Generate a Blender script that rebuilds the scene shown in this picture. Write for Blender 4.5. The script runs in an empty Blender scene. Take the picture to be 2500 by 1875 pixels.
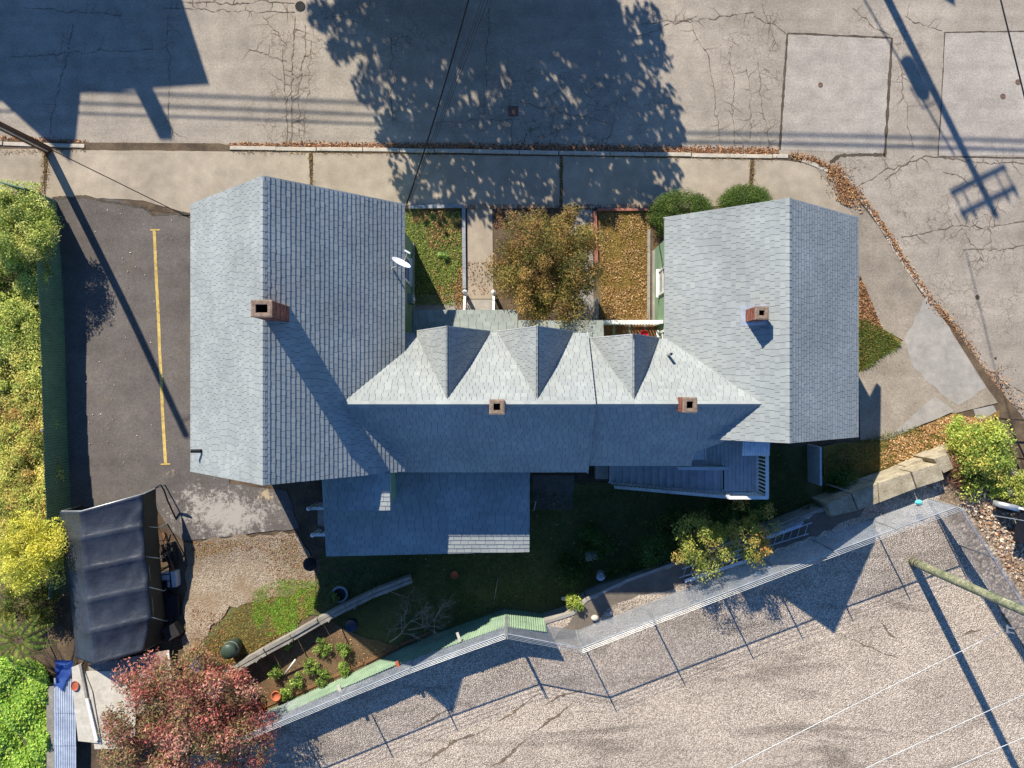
import bpy, math, random
import numpy as np
from mathutils import Vector, Matrix
from mathutils.geometry import tessellate_polygon

random.seed(7); RNG = np.random.default_rng(7)
SC = bpy.context.scene
COL = SC.collection
H, F, CX, CY = 29.0, 1734.0, 1250.0, 938.0

# ------------------------------------------------------------------ camera
cam = bpy.data.cameras.new('camera'); cam.sensor_width = 36.0; cam.lens = F / 2500.0 * 36.0
cam.clip_end = 500.0; cam.clip_start = 0.1
co = bpy.data.objects.new('camera', cam); COL.objects.link(co); co.location = (0, 0, H)
SC.camera = co
# ------------------------------------------------------------------ sky, sun, exposure
EL = math.atan(0.635); AZ = math.atan2(0.447, 0.894)
wd = bpy.data.worlds.new('World'); SC.world = wd; wd.use_nodes = True
wt = wd.node_tree
sky = wt.nodes.new('ShaderNodeTexSky'); sky.sky_type = 'NISHITA'; sky.sun_disc = False
sky.sun_elevation = EL; sky.sun_rotation = -AZ
sky.dust_density = 0.0; sky.ozone_density = 6.0; sky.altitude = 2500.0; sky.air_density = 1.0
# camera white balance is set for the warm sun, so the open sky reads bluer
tint = wt.nodes.new('ShaderNodeMix'); tint.data_type = 'RGBA'; tint.blend_type = 'MULTIPLY'; tint.inputs[0].default_value = 1.0
tint.inputs[7].default_value = (0.80, 1.0, 1.18, 1.0)
wt.links.new(sky.outputs[0], tint.inputs[6]); wt.links.new(tint.outputs[2], wt.nodes['Background'].inputs[0]); wt.nodes['Background'].inputs[1].default_value = 0.105
sl = bpy.data.lights.new('sun', 'SUN'); sl.energy = 5.0; sl.angle = math.radians(0.5); sl.color = (1.0, 0.92, 0.80)
so = bpy.data.objects.new('sun', sl); COL.objects.link(so)
SUND = Vector((0.447 * math.cos(EL), -0.894 * math.cos(EL), -math.sin(EL))).normalized()
so.rotation_euler = SUND.to_track_quat('-Z', 'Y').to_euler(); so.location = (-10, 20, 40)
SC.view_settings.view_transform = 'Standard'; SC.view_settings.look = 'None'
SC.view_settings.gamma = 1.0; SC.view_settings.exposure = 0.80
try: SC.cycles.max_bounces = 6; SC.cycles.transparent_max_bounces = 8
except Exception: pass

# ------------------------------------------------------------------ helpers
def ss(t):
    t = min(1, max(0, t)); return t * t * (3 - 2 * t)
def gz(x, y): return 0.10 + 0.40 * ss((4.0 - y) / 8.0) + 0.8 * ss((-2.0 - x) / 5.0) * ss((-7.0 - y) / 3.5)
LOT = 1.5
def P(x, y, z=0.0):
    s = (H - z) / F
    return Vector(((x - CX) * s, (CY - y) * s, z))
def PG(x, y, dz=0.0):
    z = 0.3
    for _ in range(4):
        p = P(x, y, z); z = gz(p.x, p.y)
    p = P(x, y, z); p.z += dz; return p
def lin(c):
    def f(v):
        v /= 255.0
        return v / 12.92 if v <= 0.04045 else ((v + 0.055) / 1.055) ** 2.4
    return tuple(f(v) for v in c[:3])

class MB:
    def __init__(s): s.v = []; s.f = []
    def add(s, vs, fs):
        b = len(s.v); s.v += [tuple(v) for v in vs]; s.f += [tuple(b + i for i in f) for f in fs]; return s
    def box(s, c, d, rz=0.0, m=None):
        hx, hy, hz = d[0] / 2, d[1] / 2, d[2] / 2
        vs = [Vector((x, y, z)) for z in (-hz, hz) for y in (-hy, hy) for x in (-hx, hx)]
        R = m if m is not None else Matrix.Rotation(rz, 3, 'Z')
        c = Vector(c)
        return s.add([R @ v + c for v in vs], [(0, 2, 3, 1), (4, 5, 7, 6), (0, 1, 5, 4), (2, 6, 7, 3), (0, 4, 6, 2), (1, 3, 7, 5)])
    def beam(s, a, b, w, h, up=(0, 0, 1)):
        a, b = Vector(a), Vector(b); d = (b - a); L = d.length
        if L < 1e-6: return s
        x = d / L; u = Vector(up)
        if abs(x.dot(u)) > 0.98: u = Vector((0, 1, 0))
        y = u.cross(x).normalized(); z = x.cross(y)
        m = Matrix((x, y, z)).transposed()
        return s.box((a + b) / 2, (L, w, h), m=m)
    def tube(s, pts, rad, n=8, cap=True):
        pts = [Vector(p) for p in pts]
        if not isinstance(rad, (list, tuple)): rad = [rad] * len(pts)
        rings = []; pu = None
        for i, p in enumerate(pts):
            d = (pts[min(i + 1, len(pts) - 1)] - pts[max(i - 1, 0)])
            d = d.normalized() if d.length > 1e-9 else Vector((0, 0, 1))
            if pu is None:
                pu = Vector((1, 0, 0)) if abs(d.x) < 0.9 else Vector((0, 1, 0))
            y = d.cross(pu).normalized(); x = y.cross(d); pu = x
            rings.append([p + (x * math.cos(2 * math.pi * k / n) + y * math.sin(2 * math.pi * k / n)) * rad[i] for k in range(n)])
        vs = [q for r in rings for q in r]; fs = []
        for i in range(len(pts) - 1):
            for k in range(n):
                a = i * n + k; b = i * n + (k + 1) % n
                fs.append((a, b, b + n, a + n))
        if cap: fs.append(tuple(range(n - 1, -1, -1))); fs.append(tuple(range((len(pts) - 1) * n, len(pts) * n)))
        return s.add(vs, fs)
    def lathe(s, c, prof, n=16, sq=1.0, tilt=None):
        c = Vector(c); vs = []; fs = []
        for r, z in prof:
            for k in range(n):
                a = 2 * math.pi * k / n; v = Vector((r * math.cos(a), r * math.sin(a) * sq, z))
                if tilt is not None: v = tilt @ v
                vs.append(c + v)
        for i in range(len(prof) - 1):
            for k in range(n):
                a = i * n + k; b = i * n + (k + 1) % n
                fs.append((a, b, b + n, a + n))
        fs.append(tuple(range(n - 1, -1, -1))); fs.append(tuple(range((len(prof) - 1) * n, len(prof) * n)))
        return s.add(vs, fs)
    def prism(s, poly, z0, z1):
        n = len(poly); z0f = z0 if callable(z0) else (lambda p: z0); z1f = z1 if callable(z1) else (lambda p: z1)
        vs = [(p[0], p[1], z0f(p)) for p in poly] + [(p[0], p[1], z1f(p)) for p in poly]
        fs = [tuple(range(n - 1, -1, -1)), tuple(range(n, 2 * n))] + [(i, (i + 1) % n, n + (i + 1) % n, n + i) for i in range(n)]
        return s.add(vs, fs)
    def build(s, name, mat, parent=None, smooth=False, kind=None):
        me = bpy.data.meshes.new(name); me.from_pydata(s.v, [], s.f); me.materials.append(mat)
        if smooth: me.polygons.foreach_set('use_smooth', [True] * len(me.polygons))
        me.update()
        return obj(name, me, parent, kind)

def obj(name, me, parent=None, kind=None):
    o = bpy.data.objects.new(name, me); COL.objects.link(o)
    if parent is not None: o.parent = parent
    if kind: o['kind'] = kind
    return o
def at_base():
    # move every thing's own origin to its base; the parts keep their places
    for o in list(SC.objects):
        if o.parent is not None or 'category' not in o: continue
        if o.type == 'EMPTY':
            vs = []
            for c in o.children_recursive:
                if c.type == 'MESH' and len(c.data.vertices):
                    vs += [c.matrix_basis @ Vector(b) for b in c.bound_box]
            if not vs: continue
            L = Vector(((min(v.x for v in vs) + max(v.x for v in vs)) / 2, (min(v.y for v in vs) + max(v.y for v in vs)) / 2, min(v.z for v in vs)))
            o.location = L
            for c in o.children: c.matrix_parent_inverse = Matrix.Translation(-L)
        elif o.type == 'MESH' and o.data.users == 1 and not o.children and o.location.length == 0:
            vs = [Vector(b) for b in o.bound_box]
            L = Vector(((vs[0].x + vs[6].x) / 2, (vs[0].y + vs[6].y) / 2, vs[0].z))
            o.data.transform(Matrix.Translation(-L)); o.location = L
def tag(o, label, cat, group=None):
    o['label'] = label; o['category'] = cat
    if group: o['group'] = group
    return o
def thing(name, label, cat, group=None, loc=(0, 0, 0)):
    # geometry is written in world space: the Empty stands at the origin's offset through its inverse matrix
    o = bpy.data.objects.new(name, None); COL.objects.link(o); o.empty_display_size = 0.3
    return tag(o, label, cat, group)
def struct(o): o['kind'] = 'structure'; return o

# ------------------------------------------------------------------ materials
def nmat(name):
    m = bpy.data.materials.new(name); m.use_nodes = True; t = m.node_tree
    b = t.nodes['Principled BSDF']; return m, t, b
def noise(t, scale, detail=4, rough=0.55, vec=None, dist=0.0):
    n = t.nodes.new('ShaderNodeTexNoise'); n.inputs['Scale'].default_value = scale
    n.inputs['Detail'].default_value = detail; n.inputs['Roughness'].default_value = rough; n.inputs['Distortion'].default_value = dist
    if vec is None:
        g = t.nodes.new('ShaderNodeNewGeometry'); vec = g.outputs['Position']
    t.links.new(vec, n.inputs['Vector']); return n.outputs['Fac']
def ramp(t, fac, stops):
    r = t.nodes.new('ShaderNodeValToRGB'); e = r.color_ramp.elements
    while len(e) < len(stops): e.new(0.5)
    for k, (p, c) in enumerate(stops): e[k].position = p; e[k].color = (*c, 1) if len(c) == 3 else c
    t.links.new(fac, r.inputs[0]); return r.outputs[0]
def mathn(t, op, a, b=None, clamp=False):
    n = t.nodes.new('ShaderNodeMath'); n.operation = op; n.use_clamp = clamp
    for i, v in enumerate((a, b)):
        if v is None: continue
        if isinstance(v, (int, float)): n.inputs[i].default_value = v
        else: t.links.new(v, n.inputs[i])
    return n.outputs[0]
def maprange(t, v, a, b, c, d):
    n = t.nodes.new('ShaderNodeMapRange'); n.inputs[1].default_value = a; n.inputs[2].default_value = b
    n.inputs[3].default_value = c; n.inputs[4].default_value = d; t.links.new(v, n.inputs[0]); return n.outputs[0]
def mix(t, fac, a, b, mode='MIX'):
    n = t.nodes.new('ShaderNodeMix'); n.data_type = 'RGBA'; n.blend_type = mode
    for s, v in ((0, fac), (6, a), (7, b)):
        if isinstance(v, (int, float)): n.inputs[s].default_value = v
        elif isinstance(v, tuple): n.inputs[s].default_value = (*v, 1) if len(v) == 3 else v
        else: t.links.new(v, n.inputs[s])
    return n.outputs[2]
def vmul(t, col, fac):
    c = t.nodes.new('ShaderNodeCombineColor')
    for i in range(3): t.links.new(fac, c.inputs[i])
    return mix(t, 1.0, col, c.outputs[0], 'MULTIPLY')
def bump(t, b, h, strength=0.3, dist=0.02):
    n = t.nodes.new('ShaderNodeBump'); n.inputs['Strength'].default_value = strength; n.inputs['Distance'].default_value = dist
    t.links.new(h, n.inputs['Height']); t.links.new(n.outputs[0], b.inputs['Normal'])
def M(name, c1, c2, scale=1.0, grain=0.2, gscale=22, rough=0.9, bmp=0.2, bdist=0.01, spec=0.3, metal=0.0, mid=0.25, fine=0.0):
    m, t, b = nmat(name)
    col = ramp(t, noise(t, scale, 5), [(0.32, c1), (0.68, c2)])
    g = maprange(t, noise(t, gscale, 3, 0.7), 0.25, 0.75, 1 - grain, 1 + grain)
    col = vmul(t, col, g)
    if mid: col = vmul(t, col, maprange(t, noise(t, scale * 4.3, 4), 0.3, 0.7, 1 - mid * 0.5, 1 + mid * 0.5))
    t.links.new(col, b.inputs['Base Color']); b.inputs['Roughness'].default_value = rough
    b.inputs['Specular IOR Level'].default_value = spec; b.inputs['Metallic'].default_value = metal
    if bmp: bump(t, b, noise(t, gscale * 1.5, 3), bmp, bdist)
    return m
def leafmat(name, trans=0.4, rough=0.55):
    m, t, b = nmat(name)
    a = t.nodes.new('ShaderNodeAttribute'); a.attribute_name = 'col'
    t.links.new(a.outputs['Color'], b.inputs['Base Color']); b.inputs['Roughness'].default_value = rough
    b.inputs['Specular IOR Level'].default_value = 0.25
    if trans:
        tr = t.nodes.new('ShaderNodeBsdfTranslucent'); t.links.new(a.outputs['Color'], tr.inputs[0])
        mx = t.nodes.new('ShaderNodeMixShader'); mx.inputs[0].default_value = trans
        out = t.nodes['Material Output']; t.links.new(b.outputs[0], mx.inputs[1]); t.links.new(tr.outputs[0], mx.inputs[2]); t.links.new(mx.outputs[0], out.inputs[0])
    return m

def asphalt(name, c1, c2, crack=(), worn=()):
    m, t, b = nmat(name)
    g = t.nodes.new('ShaderNodeNewGeometry'); pos = g.outputs['Position']
    col = ramp(t, noise(t, 0.22, 5, vec=pos), [(0.3, c1), (0.7, c2)])
    col = vmul(t, col, maprange(t, noise(t, 26, 3, 0.8, vec=pos), 0.25, 0.75, 0.62, 1.38))
    col = vmul(t, col, maprange(t, noise(t, 1.6, 5, vec=pos), 0.3, 0.7, 0.86, 1.14))
    col = vmul(t, col, maprange(t, noise(t, 11, 2, 0.8, vec=pos), 0.3, 0.7, 0.84, 1.16))
    mp = t.nodes.new('ShaderNodeMapping'); mp.inputs['Scale'].default_value = (0.09, 1.3, 1); t.links.new(pos, mp.inputs[0])
    col = vmul(t, col, maprange(t, noise(t, 1.2, 3, vec=mp.outputs[0]), 0.35, 0.65, 0.93, 1.07))
    # oily stains
    st = maprange(t, noise(t, 0.7, 4, vec=pos, dist=0.6), 0.62, 0.78, 0, 0.28)
    col = mix(t, st, col, lin((120, 108, 92)))
    if crack:
        nz = t.nodes.new('ShaderNodeTexNoise'); nz.inputs['Scale'].default_value = 2.2; nz.inputs['Detail'].default_value = 4; t.links.new(pos, nz.inputs['Vector'])
        av = t.nodes.new('ShaderNodeVectorMath'); av.operation = 'SCALE'; av.inputs[3].default_value = 0.55; t.links.new(nz.outputs['Color'], av.inputs[0])
        ad = t.nodes.new('ShaderNodeVectorMath'); ad.operation = 'ADD'; t.links.new(pos, ad.inputs[0]); t.links.new(av.outputs[0], ad.inputs[1])
        tot = None
        for sc_, wdt in ((1.15, 0.014), (2.6, 0.016)):
            vo = t.nodes.new('ShaderNodeTexVoronoi'); vo.feature = 'DISTANCE_TO_EDGE'; vo.inputs['Scale'].default_value = sc_
            t.links.new(ad.outputs[0], vo.inputs['Vector'])
            c = maprange(t, vo.outputs['Distance'], 0.0, wdt * sc_, 0.85, 0.0)
            tot = c if tot is None else mathn(t, 'MAXIMUM', tot, c)
        msk = None
        for (x, y, rx, ry) in crack:
            sp = t.nodes.new('ShaderNodeVectorMath'); sp.operation = 'SUBTRACT'; t.links.new(pos, sp.inputs[0]); sp.inputs[1].default_value = (x, y, 0)
            dv = t.nodes.new('ShaderNodeVectorMath'); dv.operation = 'MULTIPLY'; t.links.new(sp.outputs[0], dv.inputs[0]); dv.inputs[1].default_value = (1 / rx, 1 / ry, 0)
            ln = t.nodes.new('ShaderNodeVectorMath'); ln.operation = 'LENGTH'; t.links.new(dv.outputs[0], ln.inputs[0])
            k = maprange(t, ln.outputs['Value'], 0.55, 1.0, 1.0, 0.0)
            msk = k if msk is None else mathn(t, 'MAXIMUM', msk, k)
        msk = mathn(t, 'MULTIPLY', msk, maprange(t, noise(t, 1.1, 3, vec=pos), 0.4, 0.6, 0, 1))
        tot = mathn(t, 'MULTIPLY', tot, msk, True)
        col = mix(t, tot, col, lin((92, 80, 66)))
    for (x, y, rx, ry, thr, wc) in worn:
        sp = t.nodes.new('ShaderNodeVectorMath'); sp.operation = 'SUBTRACT'; t.links.new(pos, sp.inputs[0]); sp.inputs[1].default_value = (x, y, 0)
        dv = t.nodes.new('ShaderNodeVectorMath'); dv.operation = 'MULTIPLY'; t.links.new(sp.outputs[0], dv.inputs[0]); dv.inputs[1].default_value = (1 / rx, 1 / ry, 0)
        ln = t.nodes.new('ShaderNodeVectorMath'); ln.operation = 'LENGTH'; t.links.new(dv.outputs[0], ln.inputs[0])
        k = maprange(t, ln.outputs['Value'], 0.0, 1.0, 0.34, -0.30)
        wv = mathn(t, 'ADD', mathn(t, 'ADD', noise(t, 1.3, 9, 0.72, vec=pos, dist=0.6), mathn(t, 'MULTIPLY', mathn(t, 'SUBTRACT', noise(t, 7.0, 6, 0.75, vec=pos), 0.5), 1.3)), k)
        wv = maprange(t, wv, thr, thr + 0.22, 0, 0.82)
        col = mix(t, wv, col, wc)
    t.links.new(col, b.inputs['Base Color']); b.inputs['Roughness'].default_value = 0.92; b.inputs['Specular IOR Level'].default_value = 0.25
    bump(t, b, noise(t, 40, 3, vec=pos), 0.25, 0.01)
    return m

def gravelmat(name, c_lo, c_hi, scale=17.0, tint=None):
    m, t, b = nmat(name)
    g = t.nodes.new('ShaderNodeNewGeometry'); pos = g.outputs['Position']
    vo = t.nodes.new('ShaderNodeTexVoronoi'); vo.inputs['Scale'].default_value = scale; t.links.new(pos, vo.inputs['Vector'])
    sp = t.nodes.new('ShaderNodeSeparateColor'); t.links.new(vo.outputs['Color'], sp.inputs[0])
    col = ramp(t, sp.outputs[0], [(0.0, c_lo), (0.55, tuple((a + b_) / 2 for a, b_ in zip(c_lo, c_hi))), (1.0, c_hi)])
    ed = maprange(t, vo.outputs['Distance'], 0.3, 0.8, 1.1, 0.55)
    col = vmul(t, col, ed)
    col = vmul(t, col, maprange(t, noise(t, 0.5, 5, vec=pos), 0.3, 0.7, 0.86, 1.14))
    if tint:
        mp = t.nodes.new('ShaderNodeMapping'); mp.inputs['Rotation'].default_value = (0, 0, -0.75); mp.inputs['Scale'].default_value = (0.16, 0.9, 1); t.links.new(pos, mp.inputs[0])
        col = vmul(t, col, maprange(t, noise(t, 1.0, 6, vec=mp.outputs[0], dist=1.2), 0.54, 0.68, 1.0, 0.62))
        col = mix(t, maprange(t, noise(t, 0.35, 4, vec=pos), 0.45, 0.7, 0, 0.6), col, vmul(t, col, maprange(t, noise(t, 3, vec=pos), 0, 1, 0.7, 1.0)))
    if not tint: col = mix(t, maprange(t, noise(t, 1.1, 6, 0.6, vec=pos), 0.42, 0.62, 0, 0.75), col, lin((122, 104, 82)))
    else: col = mix(t, maprange(t, noise(t, 0.55, 6, 0.65, vec=pos, dist=0.7), 0.58, 0.72, 0, 0.45), col, lin((150, 134, 114)))
    t.links.new(col, b.inputs['Base Color']); b.inputs['Roughness'].default_value = 0.95; b.inputs['Specular IOR Level'].default_value = 0.2
    inv = mathn(t, 'SUBTRACT', 1.0, vo.outputs['Distance'])
    bump(t, b, inv, 0.7, 0.035)
    return m

def shinglemat(name, c1, c2):
    m, t, b = nmat(name)
    a = t.nodes.new('ShaderNodeAttribute'); a.attribute_name = 'rnd'
    oi = t.nodes.new('ShaderNodeObjectInfo')
    r = mathn(t, 'FRACT', mathn(t, 'ADD', a.outputs['Fac'], mathn(t, 'MULTIPLY', oi.outputs['Random'], 7.3)))
    col = ramp(t, r, [(0.0, c1), (0.5, tuple((x + y) / 2 for x, y in zip(c1, c2))), (0.9, c2), (1.0, tuple(min(1, x * 1.02) for x in c2))])
    col = vmul(t, col, maprange(t, noise(t, 45, 2, 0.8), 0.25, 0.75, 0.86, 1.14))
    col = vmul(t, col, maprange(t, noise(t, 0.6, 4), 0.3, 0.7, 0.88, 1.12))
    st = maprange(t, noise(t, 0.9, 5, dist=0.4), 0.6, 0.8, 0, 0.16)
    col = mix(t, st, col, lin((120, 122, 110)))
    t.links.new(col, b.inputs['Base Color']); b.inputs['Roughness'].default_value = 0.9; b.inputs['Specular IOR Level'].default_value = 0.2
    bump(t, b, noise(t, 130, 2), 0.2, 0.004)
    return m

MAT = {}
MAT['street'] = asphalt('street_asphalt', lin((140, 131, 118)), lin((162, 152, 137)), crack=[(-6.0, 14.5, 5, 1.6), (2.0, 11.0, 5.5, 2.6), (19.0, 4.0, 3, 4), (-9.2, 11.5, 1.8, 5.5), (10.3, 13.3, 2.6, 3.0), (10.6, 10.6, 1.7, 3.2), (17.5, 6.8, 3.2, 2.0), (14.5, 9.0, 2.5, 1.0), (15.2, 13.6, 2.2, 2.2)])
MAT['patch'] = asphalt('patch_asphalt', lin((150, 142, 131)), lin((166, 158, 146)))
MAT['driveway'] = asphalt('driveway_asphalt', lin((88, 82, 78)), lin((104, 98, 92)), crack=[(-13.0, 2.0, 2.6, 6.0)], worn=[(-11.6, -5.2, 3.8, 1.8, 0.50, lin((172, 166, 154))), (-13.6, -3.6, 1.8, 1.1, 0.80, lin((168, 150, 132))), (-9.9, -4.4, 0.9, 0.8, 0.64, lin((178, 160, 126)))])
MAT['sidepath'] = asphalt('side_path_asphalt', lin((128, 118, 104)), lin((146, 136, 120)))
MAT['concrete'] = M('sidewalk_concrete', lin((148, 136, 118)), lin((168, 155, 136)), 0.5, 0.16, 26, bmp=0.12)
MAT['slab_grey'] = M('grey_concrete', lin((138, 134, 126)), lin((158, 152, 142)), 0.8, 0.16, 24)
MAT['granite'] = M('granite', lin((168, 158, 142)), lin((190, 180, 164)), 1.5, 0.2, 40)
MAT['block'] = M('block_concrete', lin((134, 124, 102)), lin((172, 162, 138)), 2.6, 0.3, 16, bmp=0.6, bdist=0.03)
MAT['soil'] = M('soil', lin((70, 58, 46)), lin((104, 88, 68)), 1.5, 0.35, 20, bmp=0.6, bdist=0.03)
MAT['gardensoil'] = M('garden_soil', lin((84, 66, 48)), lin((112, 90, 64)), 1.2, 0.35, 16, bmp=0.6, bdist=0.03)
MAT['lawn'] = M('lawn_soil', lin((66, 74, 38)), lin((92, 92, 52)), 1.0, 0.4, 18, bmp=0.5, bdist=0.03)
MAT['drylawn'] = M('dry_lawn', lin((116, 88, 46)), lin((132, 112, 58)), 0.8, 0.35, 14, bmp=0.5, bdist=0.03)
MAT['gravel'] = gravelmat('lot_gravel', lin((150, 135, 118)), lin((226, 210, 188)), 27.0, True)
MAT['gravel2'] = gravelmat('pale_gravel', lin((128, 114, 96)), lin((178, 164, 144)), 26.0)
MAT['gravel_dark'] = gravelmat('rutted_gravel', lin((92, 82, 72)), lin((150, 136, 120)), 27.0)
MAT['stone'] = gravelmat('stony_ground', lin((116, 98, 80)), lin((214, 196, 172)), 10.5)
MAT['dirt'] = M('dirt_strip', lin((92, 84, 74)), lin((120, 110, 98)), 0.9, 0.3, 18, bmp=0.4)
MAT['shingle'] = shinglemat('shingle', lin((137, 142, 140)), lin((147, 152, 148)))
MAT['shingle_low'] = shinglemat('shingle_porch', lin((130, 136, 130)), lin((142, 148, 140)))
MAT['deckfelt'] = M('roof_felt', lin((44, 48, 52)), lin((58, 62, 66)), 3, 0.2)
MAT['siding'] = M('sage_siding', lin((112, 140, 112)), lin((124, 152, 122)), 0.8, 0.06, 20, rough=0.7, bmp=0)
MAT['white'] = M('white_paint', lin((205, 205, 200)), lin((225, 225, 220)), 1.0, 0.06, 20, rough=0.6, bmp=0)
MAT['trim'] = M('grey_trim', lin((160, 162, 160)), lin((178, 180, 178)), 1.0, 0.08, 20, rough=0.7, bmp=0)
MAT['greydeck'] = M('grey_deck_paint', lin((166, 169, 173)), lin((186, 188, 191)), 1.0, 0.15, 18, rough=0.75)
MAT['wood'] = M('weathered_wood', lin((120, 116, 106)), lin((150, 146, 134)), 2.0, 0.25, 20)
MAT['brownwood'] = M('brown_wood', lin((104, 74, 50)), lin((130, 96, 66)), 2.0, 0.25, 20)
MAT['greenwood'] = M('mossy_pole', lin((98, 106, 76)), lin((146, 144, 118)), 3.5, 0.4, 14, bmp=0.7, bdist=0.02, mid=0.6)
MAT['polewood'] = M('pole_wood', lin((96, 66, 44)), lin((122, 86, 60)), 2.0, 0.25, 20)
def brickmat():
    m, t, b = nmat('brick')
    oi = t.nodes.new('ShaderNodeObjectInfo')
    g = t.nodes.new('ShaderNodeNewGeometry')
    r = mathn(t, 'FRACT', mathn(t, 'ADD', oi.outputs['Random'], g.outputs['Random Per Island']))
    col = ramp(t, r, [(0.0, lin((104, 58, 44))), (0.5, lin((132, 74, 56))), (1.0, lin((154, 98, 76)))])
    col = vmul(t, col, maprange(t, noise(t, 40, 3), 0.25, 0.75, 0.8, 1.2))
    t.links.new(col, b.inputs['Base Color']); b.inputs['Roughness'].default_value = 0.92
    return m
MAT['brick'] = brickmat()
MAT['mortar'] = M('mortar', lin((116, 100, 84)), lin((140, 120, 102)), 6, 0.35, 18, mid=0.5)
MAT['dark_hollow'] = M('dark_hollow', lin((16, 15, 14)), lin((24, 22, 20)), 4, 0.2)  # near black: flue linings and the painted shade of the vent mouth
MAT['metal'] = M('galvanised', lin((160, 164, 166)), lin((186, 190, 190)), 2, 0.1, 20, rough=0.45, spec=0.5, metal=0.6, bmp=0)
MAT['whitemetal'] = M('white_metal', lin((208, 210, 212)), lin((224, 226, 228)), 2, 0.05, 20, rough=0.4, bmp=0)
MAT['black'] = M('black_metal', lin((22, 22, 24)), lin((32, 32, 34)), 2, 0.1, rough=0.5, bmp=0)
MAT['wire'] = M('black_cable', lin((14, 14, 16)), lin((22, 22, 24)), 2, 0.1, rough=0.6, bmp=0)
MAT['greenfence'] = M('green_corrugated', lin((124, 148, 122)), lin((150, 172, 144)), 1.2, 0.1, 14, rough=0.6, bmp=0)
MAT['darkgreenfence'] = M('dark_green_corrugated', lin((96, 124, 98)), lin((114, 140, 112)), 0.8, 0.12, 14, rough=0.6, bmp=0)
MAT['greyfence'] = M('grey_metal_sheet', lin((150, 152, 152)), lin((178, 180, 180)), 1.2, 0.12, 14, rough=0.5, bmp=0, metal=0.3)
MAT['corrug'] = M('pale_corrugated', lin((168, 178, 190)), lin((196, 204, 212)), 1.2, 0.12, 14, rough=0.5, bmp=0, metal=0.2)
MAT['tarp'] = M('tarp', lin((42, 47, 56)), lin((56, 62, 71)), 1.0, 0.08, 3.2, rough=0.42, spec=0.5, bmp=0.4, bdist=0.05)
MAT['tarpside'] = M('tarp_side', lin((44, 44, 38)), lin((60, 58, 48)), 1.0, 0.1, 12, rough=0.6, bmp=0)
MAT['blue'] = M('blue_tarp', lin((36, 60, 124)), lin((70, 100, 160)), 2.0, 0.1, 12, rough=0.5, bmp=0)
MAT['plywood'] = M('pale_plywood', lin((176, 170, 154)), lin((196, 190, 174)), 1.6, 0.12, 16)
MAT['yellow'] = M('yellow_paint', lin((176, 148, 74)), lin((206, 178, 104)), 3.0, 0.28, 16)
def wornpaint():
    m, t, b = nmat('yellow_paint')
    col = ramp(t, noise(t, 3, 4), [(0.3, lin((170, 142, 70))), (0.7, lin((204, 176, 100)))])
    col = mix(t, maprange(t, noise(t, 7, 6, 0.75), 0.52, 0.64, 0, 0.8), col, lin((112, 102, 86)))
    col = vmul(t, col, maprange(t, noise(t, 26, 3, 0.8), 0.25, 0.75, 0.8, 1.2))
    t.links.new(col, b.inputs['Base Color']); b.inputs['Roughness'].default_value = 0.85
    return m
MAT['yellow'] = wornpaint()
MAT['tar'] = M('tar', lin((66, 58, 48)), lin((90, 80, 66)), 3.0, 0.4, 14)
MAT['crackfill'] = M('crack_line', lin((96, 84, 68)), lin((124, 110, 92)), 3.0, 0.35, 14)
MAT['bark'] = M('bark', lin((66, 54, 42)), lin((96, 80, 64)), 4.0, 0.3, 24, bmp=0.5)
MAT['twig'] = M('dry_twig', lin((136, 122, 102)), lin((168, 152, 130)), 4.0, 0.2, 24)
MAT['leaf'] = leafmat('leaf'); MAT['litter'] = leafmat('dry_leaf', 0.1, 0.8); MAT['grass'] = leafmat('grass_blade', 0.25, 0.7)
MAT['clay'] = M('terracotta', lin((160, 84, 56)), lin((186, 106, 74)), 2, 0.12, rough=0.8)
MAT['red'] = M('red_plastic', lin((176, 28, 40)), lin((200, 44, 56)), 2, 0.08, rough=0.45, bmp=0)
MAT['bluebin'] = M('blue_plastic', lin((34, 46, 66)), lin((46, 58, 80)), 2, 0.08, rough=0.45, bmp=0)
MAT['greenbin'] = M('green_plastic', lin((48, 62, 52)), lin((60, 76, 64)), 2, 0.08, rough=0.45, bmp=0)
MAT['rubber'] = M('rubber', lin((34, 34, 34)), lin((48, 47, 46)), 3, 0.15)
MAT['paleplaster'] = M('pale_peeling', lin((196, 186, 170)), lin((216, 208, 194)), 2, 0.15, 20)
MAT['redkerb'] = M('faded_red_paint', lin((138, 88, 76)), lin((160, 108, 94)), 3, 0.2, 20)
MAT['greykerb'] = M('blue_grey_concrete', lin((134, 138, 142)), lin((156, 158, 158)), 2, 0.2, 20)
MAT['teal'] = M('teal_plastic', lin((90, 190, 196)), lin((130, 214, 216)), 3, 0.1)
def glassm():
    m, t, b = nmat('window_glass'); b.inputs['Base Color'].default_value = (0.03, 0.035, 0.045, 1); b.inputs['Roughness'].default_value = 0.08
    b.inputs['Specular IOR Level'].default_value = 0.6; return m
MAT['glass'] = glassm()

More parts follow.
